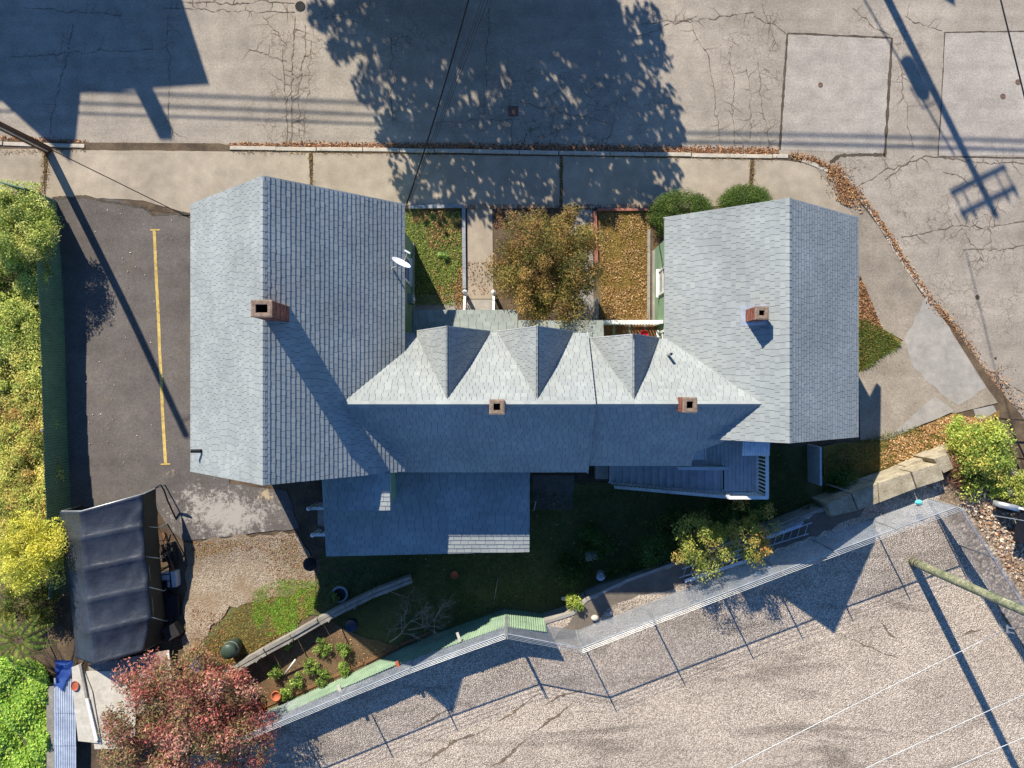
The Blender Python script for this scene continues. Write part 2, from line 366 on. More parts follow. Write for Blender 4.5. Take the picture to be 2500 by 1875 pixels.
# ------------------------------------------------------------------ polygon tools
def clip_half(poly, a, b, c):          # keep a*x+b*y<=c
    out = []
    for i in range(len(poly)):
        p, q = poly[i], poly[(i + 1) % len(poly)]
        dp = a * p[0] + b * p[1] - c; dq = a * q[0] + b * q[1] - c
        if dp <= 0: out.append(p)
        if (dp < 0 < dq) or (dq < 0 < dp):
            s = dp / (dp - dq); out.append((p[0] + (q[0] - p[0]) * s, p[1] + (q[1] - p[1]) * s))
    return out
def clip_convex(poly, conv):
    n = len(conv); area = sum(conv[i][0] * conv[(i + 1) % n][1] - conv[(i + 1) % n][0] * conv[i][1] for i in range(n))
    sg = 1 if area > 0 else -1
    for i in range(n):
        p, q = conv[i], conv[(i + 1) % n]
        nx, ny = (q[1] - p[1]) * sg, -(q[0] - p[0]) * sg
        poly = clip_half(poly, nx, ny, nx * p[0] + ny * p[1])
        if len(poly) < 3: return []
    return poly
def inside(pts, poly):
    x, y = pts[:, 0], pts[:, 1]; r = np.zeros(len(pts), bool); n = len(poly)
    for i in range(n):
        x1, y1 = poly[i][0], poly[i][1]; x2, y2 = poly[(i + 1) % n][0], poly[(i + 1) % n][1]
        c = ((y1 > y) != (y2 > y)) & (x < (x2 - x1) * (y - y1) / (y2 - y1 + 1e-12) + x1); r ^= c
    return r
def rough_edge(poly, amp=0.05, step=0.3):
    out = []
    n = len(poly)
    for i in range(n):
        p = Vector(poly[i][:2]); q = Vector(poly[(i + 1) % n][:2]); L = (q - p).length; k = max(1, int(L / step))
        d = (q - p) / max(L, 1e-6); nr = Vector((-d.y, d.x))
        for j in range(k):
            a = 0 if j == 0 else random.uniform(-amp, amp)
            out.append(tuple(p + (q - p) * (j / k) + nr * a))
    return out
def wpoly(px): return [tuple(PG(x, y)[:2]) for x, y in px]
def wpolyz(px, z): return [tuple(P(x, y, z)[:2]) for x, y in px]
def sheet(name, poly, mat, dz=0.0, zf=gz, parent=None, rough=0.0, rstep=0.3, step=1.0):
    """ground sheet over a plan polygon following the terrain"""
    if rough: poly = rough_edge(poly, rough, rstep)
    pv = [Vector((p[0], p[1], 0)) for p in poly]
    tris = tessellate_polygon([pv]); mb = MB()
    ys = [p[1] for p in poly]; y0, y1 = min(ys), max(ys); bumpy = zf is gz and y0 < -6 and min(p[0] for p in poly) < -2
    flat = zf is not gz or y0 > 4
    for tr in tris:
        t3 = [poly[i] for i in tr]
        if flat: strips = [t3]
        else:
            strips = []; ty0 = min(p[1] for p in t3); ty1 = max(p[1] for p in t3)
            k = math.floor(ty0 / step)
            while k * step < ty1:
                c = clip_half(clip_half(t3, 0, 1, (k + 1) * step), 0, -1, -k * step)
                if len(c) >= 3:
                    if bumpy and k * step < -6:
                        j = max(math.floor(min(p[0] for p in c)), -24); x1 = max(p[0] for p in c)
                        lo = clip_half(c, 1, 0, j)
                        if len(lo) >= 3: strips.append(lo)
                        while j < min(x1, 0):
                            e = clip_half(clip_half(c, 1, 0, j + 1), -1, 0, -j)
                            if len(e) >= 3: strips.append(e)
                            j += 1
                        hi = clip_half(c, -1, 0, -max(j, 0)) if x1 > 0 else []
                        if len(hi) >= 3: strips.append(hi)
                    else: strips.append(c)
                k += 1
        for c in strips:
            a = sum(c[i][0] * c[(i + 1) % len(c)][1] - c[(i + 1) % len(c)][0] * c[i][1] for i in range(len(c)))
            if abs(a) < 1e-7: continue
            if a < 0: c = c[::-1]
            mb.add([(p[0], p[1], zf(p[0], p[1]) + dz) for p in c], [tuple(range(len(c)))])
    o = mb.build(name, mat, parent)
    return o
def ribbon(path, w, zf, dz, jit=0.0):
    """thin strip along a plan path; w a width or list of widths"""
    mb = MB(); n = len(path); L = []; R = []
    for i, p in enumerate(path):
        a = Vector(path[max(i - 1, 0)][:2]); b = Vector(path[min(i + 1, n - 1)][:2]); d = (b - a).normalized(); nr = Vector((-d.y, d.x))
        ww = (w[i] if isinstance(w, list) else w) * (1 + random.uniform(-jit, jit)) / 2
        l = Vector(p[:2]) + nr * ww; r = Vector(p[:2]) - nr * ww
        L.append((l.x, l.y, zf(l.x, l.y) + dz)); R.append((r.x, r.y, zf(r.x, r.y) + dz))
    for i in range(n - 1): mb.add([R[i], R[i + 1], L[i + 1], L[i]], [(0, 1, 2, 3)])
    return mb
def wander(a, b, amp, n):
    pts = []; a, b = Vector(a), Vector(b); d = (b - a); nr = Vector((-d.y, d.x)).normalized(); o = 0
    for i in range(n + 1):
        t = i / n; o += random.uniform(-amp, amp); o *= 0.86
        pts.append(tuple(a + d * t + nr * o * math.sin(math.pi * min(1, max(0.05, t)))))
    return pts

# ------------------------------------------------------------------ leaf / blade meshes
def quads(name, c, t, b, cols, mat, parent=None, kind=None, bend=0.0):
    """N quads: centre c, half axes t and b (Nx3), face colours"""
    n = len(c); v = np.empty((n, 4, 3), np.float32)
    v[:, 0] = c - t; v[:, 1] = c - b * 0.9 + t * 0.1; v[:, 2] = c + t; v[:, 3] = c + b * 0.9 + t * 0.1
    me = bpy.data.meshes.new(name); me.vertices.add(4 * n); me.vertices.foreach_set('co', v.ravel())
    me.loops.add(4 * n); me.loops.foreach_set('vertex_index', np.arange(4 * n, dtype=np.int32))
    me.polygons.add(n); me.polygons.foreach_set('loop_start', np.arange(0, 4 * n, 4, dtype=np.int32))
    me.update(calc_edges=True)
    at = me.attributes.new('col', 'FLOAT_COLOR', 'FACE'); rgba = np.ones((n, 4), np.float32); rgba[:, :3] = cols; at.data.foreach_set('color', rgba.ravel())
    me.materials.append(mat)
    return obj(name, me, parent, kind)
def unit(a): return a / (np.linalg.norm(a, axis=1, keepdims=True) + 1e-9)
def palette(n, cols, wts=None, jit=0.18, idx=None):
    C = np.array([lin(c) for c in cols]); w = None if wts is None else np.array(wts) / sum(wts)
    C = (C * .92 + C.mean(1, keepdims=True) * .08) * 1.02
    k = RNG.choice(len(C), n, p=w) if idx is None else idx
    j = 1 + RNG.normal(0, jit, (n, 1)); return np.clip(C[k] * j, 0.002, 1)
def leaves(name, c, size, cols, mat, parent=None, kind=None, up=0.6, aspect=0.5, outward=None, hang=0.0):
    n = len(c); nrm = RNG.normal(size=(n, 3)); nrm = unit(nrm); nrm[:, 2] += up
    if outward is not None: nrm += outward
    nrm = unit(nrm); t = unit(np.cross(nrm, RNG.normal(size=(n, 3)))); b = np.cross(nrm, t)
    s = size * RNG.uniform(0.65, 1.35, (n, 1)) * 0.5
    t[:, 2] -= hang; return quads(name, c, t * s, b * s * aspect, cols, mat, parent, kind)
def scatter(poly, n):
    xs = [p[0] for p in poly]; ys = [p[1] for p in poly]; out = np.zeros((0, 2))
    while len(out) < n:
        q = RNG.uniform((min(xs), min(ys)), (max(xs), max(ys)), (max(n * 2, 64), 2)); out = np.vstack([out, q[inside(q, poly)]])
    return out[:n]
def patchy(xy, scale=1.2, thr=0.0, soft=0.25, seed=0.0):
    from mathutils import noise as mn
    v = np.array([mn.noise((x * scale + seed, y * scale - seed, seed)) + .5 * mn.noise((x * scale * 2.3, y * scale * 2.3, seed + 4)) for x, y in xy])
    return xy[RNG.random(len(xy)) < np.clip((v - thr) / soft + .5, 0, 1)]
def zarr(xy, zf, dz=0.0): return np.array([zf(x, y) + dz for x, y in xy])
def litter(name, xy, zf, size, cols, wts=None, dz=0.012, parent=None, label=None, cat='leaves', jit=0.22):
    z = zarr(xy, zf, dz) + RNG.uniform(0, 0.025, len(xy)); c = np.column_stack([xy, z])
    o = leaves(name, c, size, palette(len(c), cols, wts, jit), MAT['litter'], parent, 'stuff', up=1.6, aspect=0.65)
    if label: tag(o, label, cat)
    return o
def grass(name, xy, zf, h, cols, wts=None, label=None, cat='grass', parent=None, w=0.012, clump=None):
    n = len(xy); z = zarr(xy, zf); hh = h * RNG.uniform(0.5, 1.3, n)
    lean = RNG.normal(0, 1.1, (n, 2)); t = np.column_stack([lean * hh[:, None], hh]) * 0.5
    c = np.column_stack([xy, z]) + t
    side = unit(np.column_stack([RNG.normal(size=(n, 2)), np.zeros(n)])); b = side * (w * RNG.uniform(0.7, 1.4, (n, 1)))
    o = quads(name, c, t, b, palette(n, cols, wts) * 1.25, MAT['grass'], parent, 'stuff')
    if label: tag(o, label, cat)
    return o
LEAFCOL = dict(
    dry=[(150, 104, 64), (124, 80, 48), (172, 132, 90), (100, 66, 44)],
    dryw=[4, 3, 3, 2])

def blobs(center, radii, nb, sub, seed, flat=1.0, shell=0.55):
    """foliage clumps through an ellipsoid: returns clump centres and radii"""
    r = np.random.default_rng(seed); u = unit(r.normal(size=(nb, 3))); rad = shell + (1 - shell) * r.random((nb, 1)) ** 0.6
    c = np.array(center) + u * rad * np.array(radii); return c, sub * r.uniform(0.6, 1.35, nb)
def clump_leaves(cs, rs, per, seed, squash=0.75):
    r = np.random.default_rng(seed); k = np.repeat(np.arange(len(cs)), per); u = unit(r.normal(size=(len(k), 3)))
    d = u * (r.random((len(k), 1)) ** 0.45) * rs[k][:, None]; d[:, 2] *= squash
    return cs[k] + d, u, k
def branches(name, base, tips, r0, parent, mat, seed=1, droop=0.0, trunk_h=None, n=6):
    """trunk and limbs reaching into the clumps, as one tapered part"""
    rr = random.Random(seed); base = Vector(base); mb = MB()
    cen = sum((Vector(t) for t in tips), Vector()) / len(tips)
    th = trunk_h if trunk_h is not None else (cen.z - base.z) * 0.45
    fork = base + Vector(((cen.x - base.x) * 0.35, (cen.y - base.y) * 0.35, th))
    mid = (base + fork) / 2 + Vector((rr.uniform(-.08, .08), rr.uniform(-.08, .08), 0))
    mb.tube([base - Vector((0, 0, .1)), mid, fork], [r0 * 1.15, r0 * 0.9, r0 * 0.75], n)
    for t in tips:
        t = Vector(t); m = fork.lerp(t, 0.5) + Vector((rr.uniform(-.2, .2), rr.uniform(-.2, .2), rr.uniform(0, .25)))
        mb.tube([fork, m, t], [r0 * 0.5, r0 * 0.28, r0 * 0.06], 5)
    return mb.build(name, mat, parent, smooth=True)
def plant(name, label, cat, center, radii, nb, sub, per, size, cols, wts=None, seed=1, base=None, r0=0.05, group=None, up=0.5, aspect=0.5, shell=0.5, coltier=None, stem='trunk', squash=0.75, clipz=None):
    t = thing(name, label, cat, group)
    cs, rs = blobs(center, radii, nb, sub, seed, shell=shell)
    p, u, k = clump_leaves(cs, rs, per, seed + 1, squash)
    C = np.array([lin(c) for c in cols]); w = None if wts is None else np.array(wts) / sum(wts)
    r = np.random.default_rng(seed + 2); kc = r.choice(len(C), nb, p=w)          # clump colour
    idx = np.where(r.random(len(p)) < 0.62, kc[k], r.choice(len(C), len(p), p=w))
    g = 1 + r.normal(0, 0.14, nb)[k][:, None]
    col = np.clip(palette(len(p), cols, wts, 0.16, idx) * g * 1.3, 0.002, .95)
    gl = np.array([gz(a, b) if clipz is None else clipz for a, b in cs[:, :2]])[k]
    p[:, 2] = np.maximum(p[:, 2], gl + 0.03)
    leaves('crown', p, size, col, MAT['leaf'], t, 'stuff', up=up, aspect=aspect, outward=u * 0.5)
    if base is None: base = (center[0], center[1], gz(center[0], center[1]) if clipz is None else clipz)
    branches(stem, base, [tuple(c) for c in cs[:min(nb, 16)]], r0, t, MAT['bark'], seed)
    return t

# ================================================================== SETTING
Z0 = lambda x, y: 0.0
ZW = lambda x, y: 0.10
ZL = lambda x, y: LOT
# ground: one sheet to the horizon, lower than everything laid on it
gmb = MB(); gmb.add([(-220, -220, -0.06), (220, -220, -0.06), (220, 220, -0.06), (-220, 220, -0.06)], [(0, 1, 2, 3)])
ground = struct(gmb.build('ground', MAT['soil']))

# kerb line in plan (pixel, street level)
KERB = [(560, 358), (900, 362), (1200, 366), (1500, 372), (1800, 377), (1925, 379), (1980, 387), (2030, 408), (2066, 440), (2100, 478), (2150, 540), (2205, 628), (2262, 716), (2310, 770)]
KERBW = [P(x, y, 0.05) for x, y in KERB]
FLUSH = [P(x, y, 0.05) for x, y in [(2310, 770), (2360, 850), (2420, 940), (2470, 1000), (2560, 1110), (2800, 1400)]]
street_poly = [(-60, 40), (60, 40)] + [(60, -14)] + [tuple(p[:2]) for p in FLUSH[::-1]] + [tuple(p[:2]) for p in KERBW[::-1]] + [tuple(P(x, y, 0)[:2]) for x, y in [(540, 352), (215, 350), (0, 345), (-400, 340)]] + [(-60, 9.95)]
street = struct(sheet('street', street_poly, MAT['street'], 0.0, Z0))

# yard soil sheet carrying sidewalks, lawns and drive (ends at the raised lot)
LOTEDGE = [(430, 1905), (560, 1830), (701, 1768), (964, 1650), (1234, 1548), (1334, 1562), (1400, 1500), (1434, 1466), (1529, 1421), (1652, 1377), (1760, 1334), (1900, 1290), (2010, 1244), (2145, 1184), (2240, 1150), (2330, 1110), (2420, 1130), (2560, 1180)]
FENCE_T = [P(x, y, 2.58) for x, y in [(360, 1895), (560, 1802), (701, 1739), (964, 1625), (1234, 1530), (1334, 1543)]]
LOTW = [tuple((p + Vector((0, -.05, 0)))[:2]) for p in FENCE_T] + [tuple(P(x, y, LOT)[:2]) for x, y in LOTEDGE[6:]]
yard_poly = [tuple(p[:2]) for p in KERBW] + [tuple(p[:2]) for p in FLUSH[1:4]] + [(22, -3.2)] + LOTW[::-1] + [(-11.8, -15.6), (-14, -24), (-60, -24), (-60, 9.95)] + [tuple(P(x, y, 0)[:2]) for x, y in [(0, 345), (215, 350), (540, 352)]]
yard = struct(sheet('yard_ground', yard_poly, MAT['soil'], -0.02))
# the raised gravel lot
lot_poly = LOTW + [(40, -6), (40, -40), (-14, -40), (-14, -24), (-11.8, -15.6)]
lot = struct(sheet('gravel_lot', lot_poly, MAT['gravel'], 0.0, ZL))
# old tyre ruts: broken darker lines of pressed gravel
for a, b in (((1430, 1682), (1330, 1722)), ((1318, 1692), (1212, 1764)), ((1200, 1772), (1020, 1872)), ((1400, 1716), (1300, 1790)), ((1290, 1800), (1190, 1880)), ((1120, 1720), (1010, 1780)), ((2080, 1560), (2200, 1610)), ((2150, 1520), (2190, 1560)), ((2330, 1560), (2400, 1535))):
    pa, pb = P(*a, LOT), P(*b, LOT); n = max(8, int((pb - pa).length / .1)); pth = wander(pa[:2], pb[:2], .05, n)
    ribbon(pth, [max(.01, .13 * math.sin(math.pi * j / n) * random.uniform(.1, 1.2)) for j in range(n + 1)], ZL, .006).build('tyre_rut', MAT['gravel_dark'], lot)
# dirt margin of the lot under the fence
strip = [(1352, 1562), (1400, 1506), (1434, 1468), (1529, 1423), (1652, 1379), (1760, 1337), (1900, 1293), (2010, 1250), (2140, 1195), (2100, 1262), (1960, 1320), (1800, 1378), (1700, 1412), (1640, 1440), (1560, 1452), (1480, 1490), (1440, 1530), (1400, 1560)]
struct(sheet('lot_margin', wpolyz(strip, LOT), MAT['dirt'], 0.004, ZL, rough=0.08))
stony = [(2325, 1118), (2420, 1140), (2560, 1190), (2600, 1700), (2500, 1590), (2420, 1440), (2360, 1330), (2290, 1200), (2250, 1190)]
struct(sheet('stony_verge', wpolyz(stony, LOT), MAT['stone'], 0.004, ZL, rough=0.15))

# ---- sidewalks: slabs
walk = struct(sheet('sidewalk', wpolyz([(-400, 352), (115, 357), (215, 362), (560, 364), (900, 368), (1500, 378), (1925, 386), (1990, 398), (2050, 440), (2110, 510), (2120, 560), (1960, 540), (1000, 520), (700, 520), (560, 530), (420, 520), (120, 480), (-400, 480)], 0.1), MAT['soil'], -0.012, ZW))
slabs = [[(-300, 362), (106, 364), (108, 482), (88, 474), (60, 470), (-300, 470)],
         [(118, 366), (560, 370), (754, 374), (758, 470), (752, 520), (560, 530), (470, 525), (350, 490), (250, 484), (112, 486)],
         [(764, 374), (1366, 382), (1366, 508), (1200, 510), (990, 508), (880, 510), (762, 520)],
         [(1374, 382), (1832, 390), (1828, 500), (1600, 512), (1374, 508)],
         [(1842, 390), (1925, 393), (1988, 402), (2040, 432), (2086, 486), (2090, 530), (1900, 520), (1836, 505)]]
for s in slabs: sheet('slab', wpolyz(s, 0.1), MAT['concrete'], 0.0, ZW, walk, rough=0.012, rstep=0.25)
# apron lip where there is no kerb
lip = MB(); a0, a1, b0, b1 = P(216, 350, 0.004), P(556, 356, 0.004), P(216, 374, 0.104), P(556, 376, 0.104)
lip.add([b0, b1, a1, a0], [(0, 1, 2, 3)]); lip.build('kerb_ramp', MAT['concrete'], walk)

# right-hand side path of worn asphalt between house and kerb
side_poly = [(1990, 408), (2030, 424), (2060, 452), (2092, 488), (2142, 550), (2196, 636), (2252, 722), (2304, 780), (2352, 856), (2410, 948), (2436, 984), (2330, 1010), (2285, 1000), (2165, 1075), (2100, 1075), (2095, 905), (2190, 840), (2205, 832), (2150, 800), (2110, 700), (2090, 660), (2080, 520)]
side = struct(sheet('side_path', wpoly(side_poly), MAT['sidepath'], 0.008, gz, None))
for s in ([(2168, 1068), (2282, 968), (2330, 1004), (2240, 1042), (2172, 1072)], [(2376, 1000), (2424, 990), (2440, 1016), (2420, 1044), (2386, 1030)]):
    sheet('slab', wpoly(s), MAT['slab_grey'], 0.014, gz, side, rough=0.015)
sheet('slab', wpoly([(2208, 830), (2262, 724), (2304, 782), (2352, 858), (2408, 946), (2340, 990), (2296, 960), (2230, 900)]), MAT['slab_grey'], 0.013, gz, side, rough=0.05)

# ---- kerb stones
kerb = struct(MB().add([tuple(KERBW[0] - Vector((0, 0, .3))), tuple(KERBW[0] + Vector((.05, 0, -.3))), tuple(KERBW[0] + Vector((.05, .05, -.3)))], [(0, 1, 2)]).build('kerb', MAT['granite']))
def kerb_run(pts, seglen, parent, top=0.125, w=0.16, skip=()):
    # walk along the line laying one stone after another
    L = [0.0]
    for i in range(1, len(pts)): L.append(L[-1] + (pts[i] - pts[i - 1]).length)
    def atd(d):
        for i in range(1, len(pts)):
            if d <= L[i]: return pts[i - 1].lerp(pts[i], (d - L[i - 1]) / (L[i] - L[i - 1]))
        return pts[-1]
    d = 0.0; k = 0
    while d < L[-1] - 0.1:
        s = min(seglen * random.uniform(0.8, 1.25), L[-1] - d); a, b = atd(d + 0.012), atd(d + s - 0.012); d += s; k += 1
        if k in skip: continue
        o = Vector((random.uniform(-.012, .012), random.uniform(-.012, .012), random.uniform(-.008, .006)))
        a = Vector((a.x, a.y, top / 2 - 0.05)) + o; b = Vector((b.x, b.y, top / 2 - 0.05)) + o
        mb = MB(); dx = (b - a); n = Vector((-dx.y, dx.x, 0)).normalized() * w / 2; zt = top + o.z; e = 0.014
        vs = [a + n, a - n, b - n, b + n]; bot = [(v.x, v.y, -0.1) for v in vs]; mid_ = [(v.x, v.y, zt - e) for v in vs]
        n2 = n * (1 - 2 * e / w); x = dx.normalized() * e; tp = [a + n2 + x, a - n2 + x, b - n2 - x, b + n2 - x]; tp = [(v.x, v.y, zt) for v in tp]
        mb.add(bot + mid_ + tp, [(0, 1, 5, 4), (1, 2, 6, 5), (2, 3, 7, 6), (3, 0, 4, 7), (4, 5, 9, 8), (5, 6, 10, 9), (6, 7, 11, 10), (7, 4, 8, 11), (8, 9, 10, 11)])
        mb.build('kerb_stone', MAT['granite'], parent)
kerb_run([P(x, y, 0.1) for x, y in [(-300, 346), (0, 351), (110, 355), (214, 358)]], 1.6, kerb)
kerb_run([P(x, y + 4, 0.1) for x, y in KERB[:6]], 1.75, kerb)
kerb_run([P(x - 2, y + 4, 0.1) for x, y in [(1960, 387), (1990, 398), (2030, 416)]], 0.9, kerb)
kerb_run([P(x, y, 0.1) for x, y in [(2096, 478), (2120, 508), (2150, 552), (2204, 640), (2250, 706), (2300, 770)]], 1.3, kerb)

# ---- driveway
drive_poly = [(130, 482), (200, 482), (290, 488), (340, 506), (372, 522), (440, 526), (520, 540), (560, 600), (560, 1180), (700, 1200), (730, 1290), (560, 1310), (450, 1322), (420, 1300), (380, 1240), (240, 1240), (150, 1235)]
drive = struct(sheet('driveway', wpoly(drive_poly), MAT['driveway'], 0.006, gz, None, rough=0.03))
# old edge of the drive: broken asphalt lip
for a, b in (((128, 484), (205, 480)), ((205, 480), (345, 506)), ((345, 506), (375, 526)), ((375, 526), (470, 522))):
    pa, pb = PG(*a), PG(*b); w_ = wander(pa[:2], pb[:2], 0.04, 12)
    ribbon(w_, [0.16 * random.uniform(.3, 1) for _ in w_], gz, 0.011).build('broken_edge', MAT['tar'], drive)
# yellow bay line with two short end bars
yl = thing('bay_line', 'long yellow painted parking line on the dark drive', 'marking')
pts = [PG(377, 563), PG(383, 700), PG(390, 850), PG(397, 1000), PG(405, 1133)]
path = []
for i in range(len(pts) - 1):
    for k in range(6): path.append(tuple(pts[i].lerp(pts[i + 1], k / 6)[:2]))
path.append(tuple(pts[-1][:2]))
ribbon(path, 0.125, gz, 0.0145, 0.05).build('stripe', MAT['yellow'], yl)
for a, b in (((367, 562), (390, 562)), ((393, 1134), (416, 1133))):
    ribbon([tuple(PG(*a)[:2]), tuple(PG(*b)[:2])], 0.06, gz, 0.0185).build('end_bar', MAT['yellow'], yl)
# little pale chips of leaf and paper lying on the drive
for name_, n_, c0, sx, sy in (('litter_specks', 150, (300, 800), 110, 260),):
    xy = np.array([PG(random.gauss(c0[0], 70), random.uniform(500, 1150))[:2] for _ in range(n_)]); xy = xy[(xy[:, 0] < -13.1) & (xy[:, 0] > -17.6)]
    litter('fallen_specks', xy, gz, 0.05, [(210, 204, 196), (196, 176, 150), (160, 120, 80)], dz=0.02, label='pale leaf flecks scattered over the dark drive')

# pale gravel patch, dry lawn and green lawn left of the back porch
struct(sheet('gravel_patch', wpoly([(450, 1324), (560, 1312), (724, 1300), (770, 1390), (772, 1430), (640, 1470), (560, 1480), (480, 1580), (452, 1600)]), MAT['gravel2'], 0.03, gz, None, rough=0.1))
back_lawn = struct(sheet('back_lawn', wpoly([(600, 1450), (700, 1400), (772, 1410), (790, 1330), (860, 1180), (1300, 1180), (1480, 1180), (1900, 1090), (2010, 1090), (2008, 1232), (1900, 1270), (1700, 1340), (1500, 1420), (1410, 1480), (1330, 1520), (1230, 1484), (1100, 1540), (960, 1600), (760, 1500), (600, 1600), (560, 1620), (450, 1620), (470, 1580), (560, 1490)]), MAT['lawn'], 0.012, gz, None, rough=0.1))
garden = struct(sheet('garden_bed', wpoly([(540, 1660), (600, 1610), (790, 1505), (900, 1560), (1000, 1590), (920, 1618), (700, 1715), (600, 1760), (480, 1820), (470, 1740)]), MAT['gardensoil'], 0.04, gz, None, rough=0.08))

# front courtyard
struct(sheet('left_front_lawn', wpoly([(985, 512), (1128, 512), (1130, 700), (1134, 756), (985, 756)]), MAT['lawn'], 0.004))
wa = struct(sheet('front_walk', wpoly([(1140, 508), (1202, 508), (1204, 730), (1140, 730)]), MAT['concrete'], 0.008))
sheet('slab', wpoly([(985, 725), (1134, 715), (1134, 770), (985, 770)]), MAT['slab_grey'], 0.012, gz, wa, rough=0.03)
struct(sheet('planting_bed', wpoly([(1204, 512), (1376, 512), (1376, 790), (1204, 790)]), MAT['soil'], 0.004))
struct(sheet('second_walk', wpoly([(1386, 512), (1446, 512), (1450, 790), (1386, 790)]), MAT['slab_grey'], 0.008))
struct(sheet('right_front_lawn', wpoly([(1460, 516), (1586, 516), (1584, 790), (1466, 790)]), MAT['drylawn'], 0.004))
struct(sheet('wall_strip', wpoly([(1586, 516), (1615, 516), (1612, 790), (1584, 790)]), MAT['gardensoil'], 0.002))
struct(sheet('corner_lawn', wpoly([(2085, 660), (2112, 702), (2152, 802), (2200, 832), (2196, 842), (2100, 908), (2085, 908)]), MAT['drylawn'], 0.018, rough=0.03))
struct(sheet('leafy_lawn', wpoly([(2060, 1080), (2160, 1078), (2172, 1074), (2240, 1044), (2330, 1008), (2400, 1024), (2440, 1000), (2430, 1080), (2330, 1100), (2240, 1145), (2145, 1180), (2012, 1240), (2010, 1090)]), MAT['drylawn'], 0.020, rough=0.03))

# low edging walls of the courtyard
def edging(name, label, pts, mat, w=0.11, h=0.14):
    t = thing(name, label, 'edging')
    for i in range(len(pts) - 1):
        a, b = PG(*pts[i]), PG(*pts[i + 1]); L = (b - a).length; k = max(1, round(L / 0.95))
        for j in range(k):
            p, q = a.lerp(b, j / k), a.lerp(b, (j + 1) / k); g = (q - p).normalized() * 0.006
            mb = MB(); mb.beam(p + g + Vector((0, 0, h / 2 - .02)), q - g + Vector((0, 0, h / 2 - .02 + random.uniform(-.006, .006))), w, h); mb.build('edging_block', mat, t)
    return t
edging('garden_edging', 'blue grey concrete edging round the green front lawn', [(1000, 507), (1132, 505), (1134, 706)], MAT['greykerb'], 0.14)
edging('garden_edging', 'weathered grey edging along the tree bed beside the second walk', [(1378, 520), (1382, 600)], MAT['greykerb'], 0.12)
edging('garden_edging', 'faded red painted edging between second walk and brown lawn', [(1452, 516), (1456, 645)], MAT['redkerb'], 0.13)
edging('garden_edging', 'thin red grey edging at the sidewalk side of the brown lawn', [(1458, 514), (1588, 513)], MAT['redkerb'], 0.10)
edging('garden_edging', 'narrow stone edging row parting brown lawn from green house wall', [(1584, 560), (1583, 786)], MAT['slab_grey'], 0.12, 0.06)

MAT['rust'] = M('rusty_iron', lin((92, 74, 64)), lin((116, 92, 78)), 4, .25)
# ---- street repairs: patches, tar seams, cracks, covers
def street_patch(px, seam):
    p = sheet('asphalt_patch', wpolyz(px, 0), MAT['patch'], 0.004, Z0, street, rough=0.01)
    for a, b, w in seam:
        pa, pb = P(*a), P(*b); pth = wander(pa[:2], pb[:2], 0.012, 26)
        ribbon(pth, [w * random.uniform(.55, 1.3) for _ in pth], Z0, 0.008).build('tar_seam', MAT['tar'], street)
street_patch([(1922, 82), (2176, 93), (2162, 378), (2060, 372), (1906, 366)], [((1922, 82), (2176, 93), .08), ((1922, 84), (1904, 366), .10), ((2177, 93), (2160, 384), .13), ((2160, 378), (2050, 380), .13), ((2050, 380), (2026, 398), .16)])
street_patch([(2304, 80), (2560, 78), (2560, 380), (2290, 380)], [((2304, 80), (2560, 76), .05), ((2306, 82), (2290, 380), .05), ((2290, 383), (2560, 386), .06)])
cr = [((600, 120), (700, 150), .03), ((690, 120), (700, 345), .04), ((760, 100), (742, 340), .025), ((640, 40), (700, 110), .03), ((1060, 300), (1270, 292), .03), ((1350, 250), (1342, 352), .03), ((1240, 120), (1250, 350), .025), ((1600, 20), (1620, 120), .025), ((1690, 60), (1740, 200), .03), ((1740, 200), (1760, 360), .03), ((1860, 10), (1900, 120), .03), ((2080, 20), (2170, 85), .03), ((2210, 40), (2300, 75), .03), ((2230, 380), (2160, 440), .03), ((2300, 420), (2440, 470), .03), ((2330, 520), (2400, 640), .03), ((2440, 480), (2420, 620), .03), ((180, 60), (120, 340), .03), ((60, 20), (300, 40), .03), ((20, 140), (400, 120), .025), ((440, 4), (720, 8), .05), ((410, 40), (412, 300), .03), ((412, 300), (430, 352), .03), ((720, 40), (712, 350), .05), ((745, 60), (730, 330), .03), ((955, 60), (960, 300), .03), ((400, 20), (720, 30), .03), ((1820, 160), (1830, 340), .03), ((1780, 140), (1792, 360), .03), ((1850, 150), (1880, 360), .03), ((1560, 60), (1840, 30), .03), ((1550, 90), (1700, 40), .03), ((1840, 40), (1920, 84), .03), ((2190, 130), (2230, 370), .03), ((2100, 450), (2260, 380), .04), ((2260, 380), (2500, 400), .04), ((2200, 580), (2500, 540), .04), ((2350, 610), (2500, 600), .03), ((2400, 900), (2500, 960), .03), ((1270, 250), (1480, 300), .03), ((1270, 300), (1280, 355), .04), ((1500, 280), (1480, 350), .04), ((1195, 20), (1180, 300), .03), ((2380, 940), (2500, 1000), .04)]
for a, b, w in cr:
    pa, pb = P(*a), P(*b); n = max(8, int((pb - pa).length / 0.10)); pth = wander(pa[:2], pb[:2], 0.085, n)
    mb = ribbon(pth, [w * random.choice((.25, .5, .8, 1.2)) * random.uniform(.7, 1.2) for _ in pth], Z0, 0.0125)
    for _ in range(int(n / 5)):                    # side cracks
        i = random.randrange(1, n); p = Vector(pth[i]); d = Vector(pth[min(i + 1, n)]) - Vector(pth[i - 1]); d = Vector((-d.y, d.x)).normalized() * random.choice((-1, 1)) + d.normalized() * random.uniform(-.8, .8)
        q = p + d * random.uniform(.15, .8); k = max(4, int((q - p).length / .08)); b2 = wander(p, q, .06, k); m2 = ribbon(b2, [w * .55 * (1 - .8 * j / k) for j in range(k + 1)], Z0, 0.0155); mb.add(m2.v, m2.f)
    mb.build('crack', MAT['crackfill'], street)
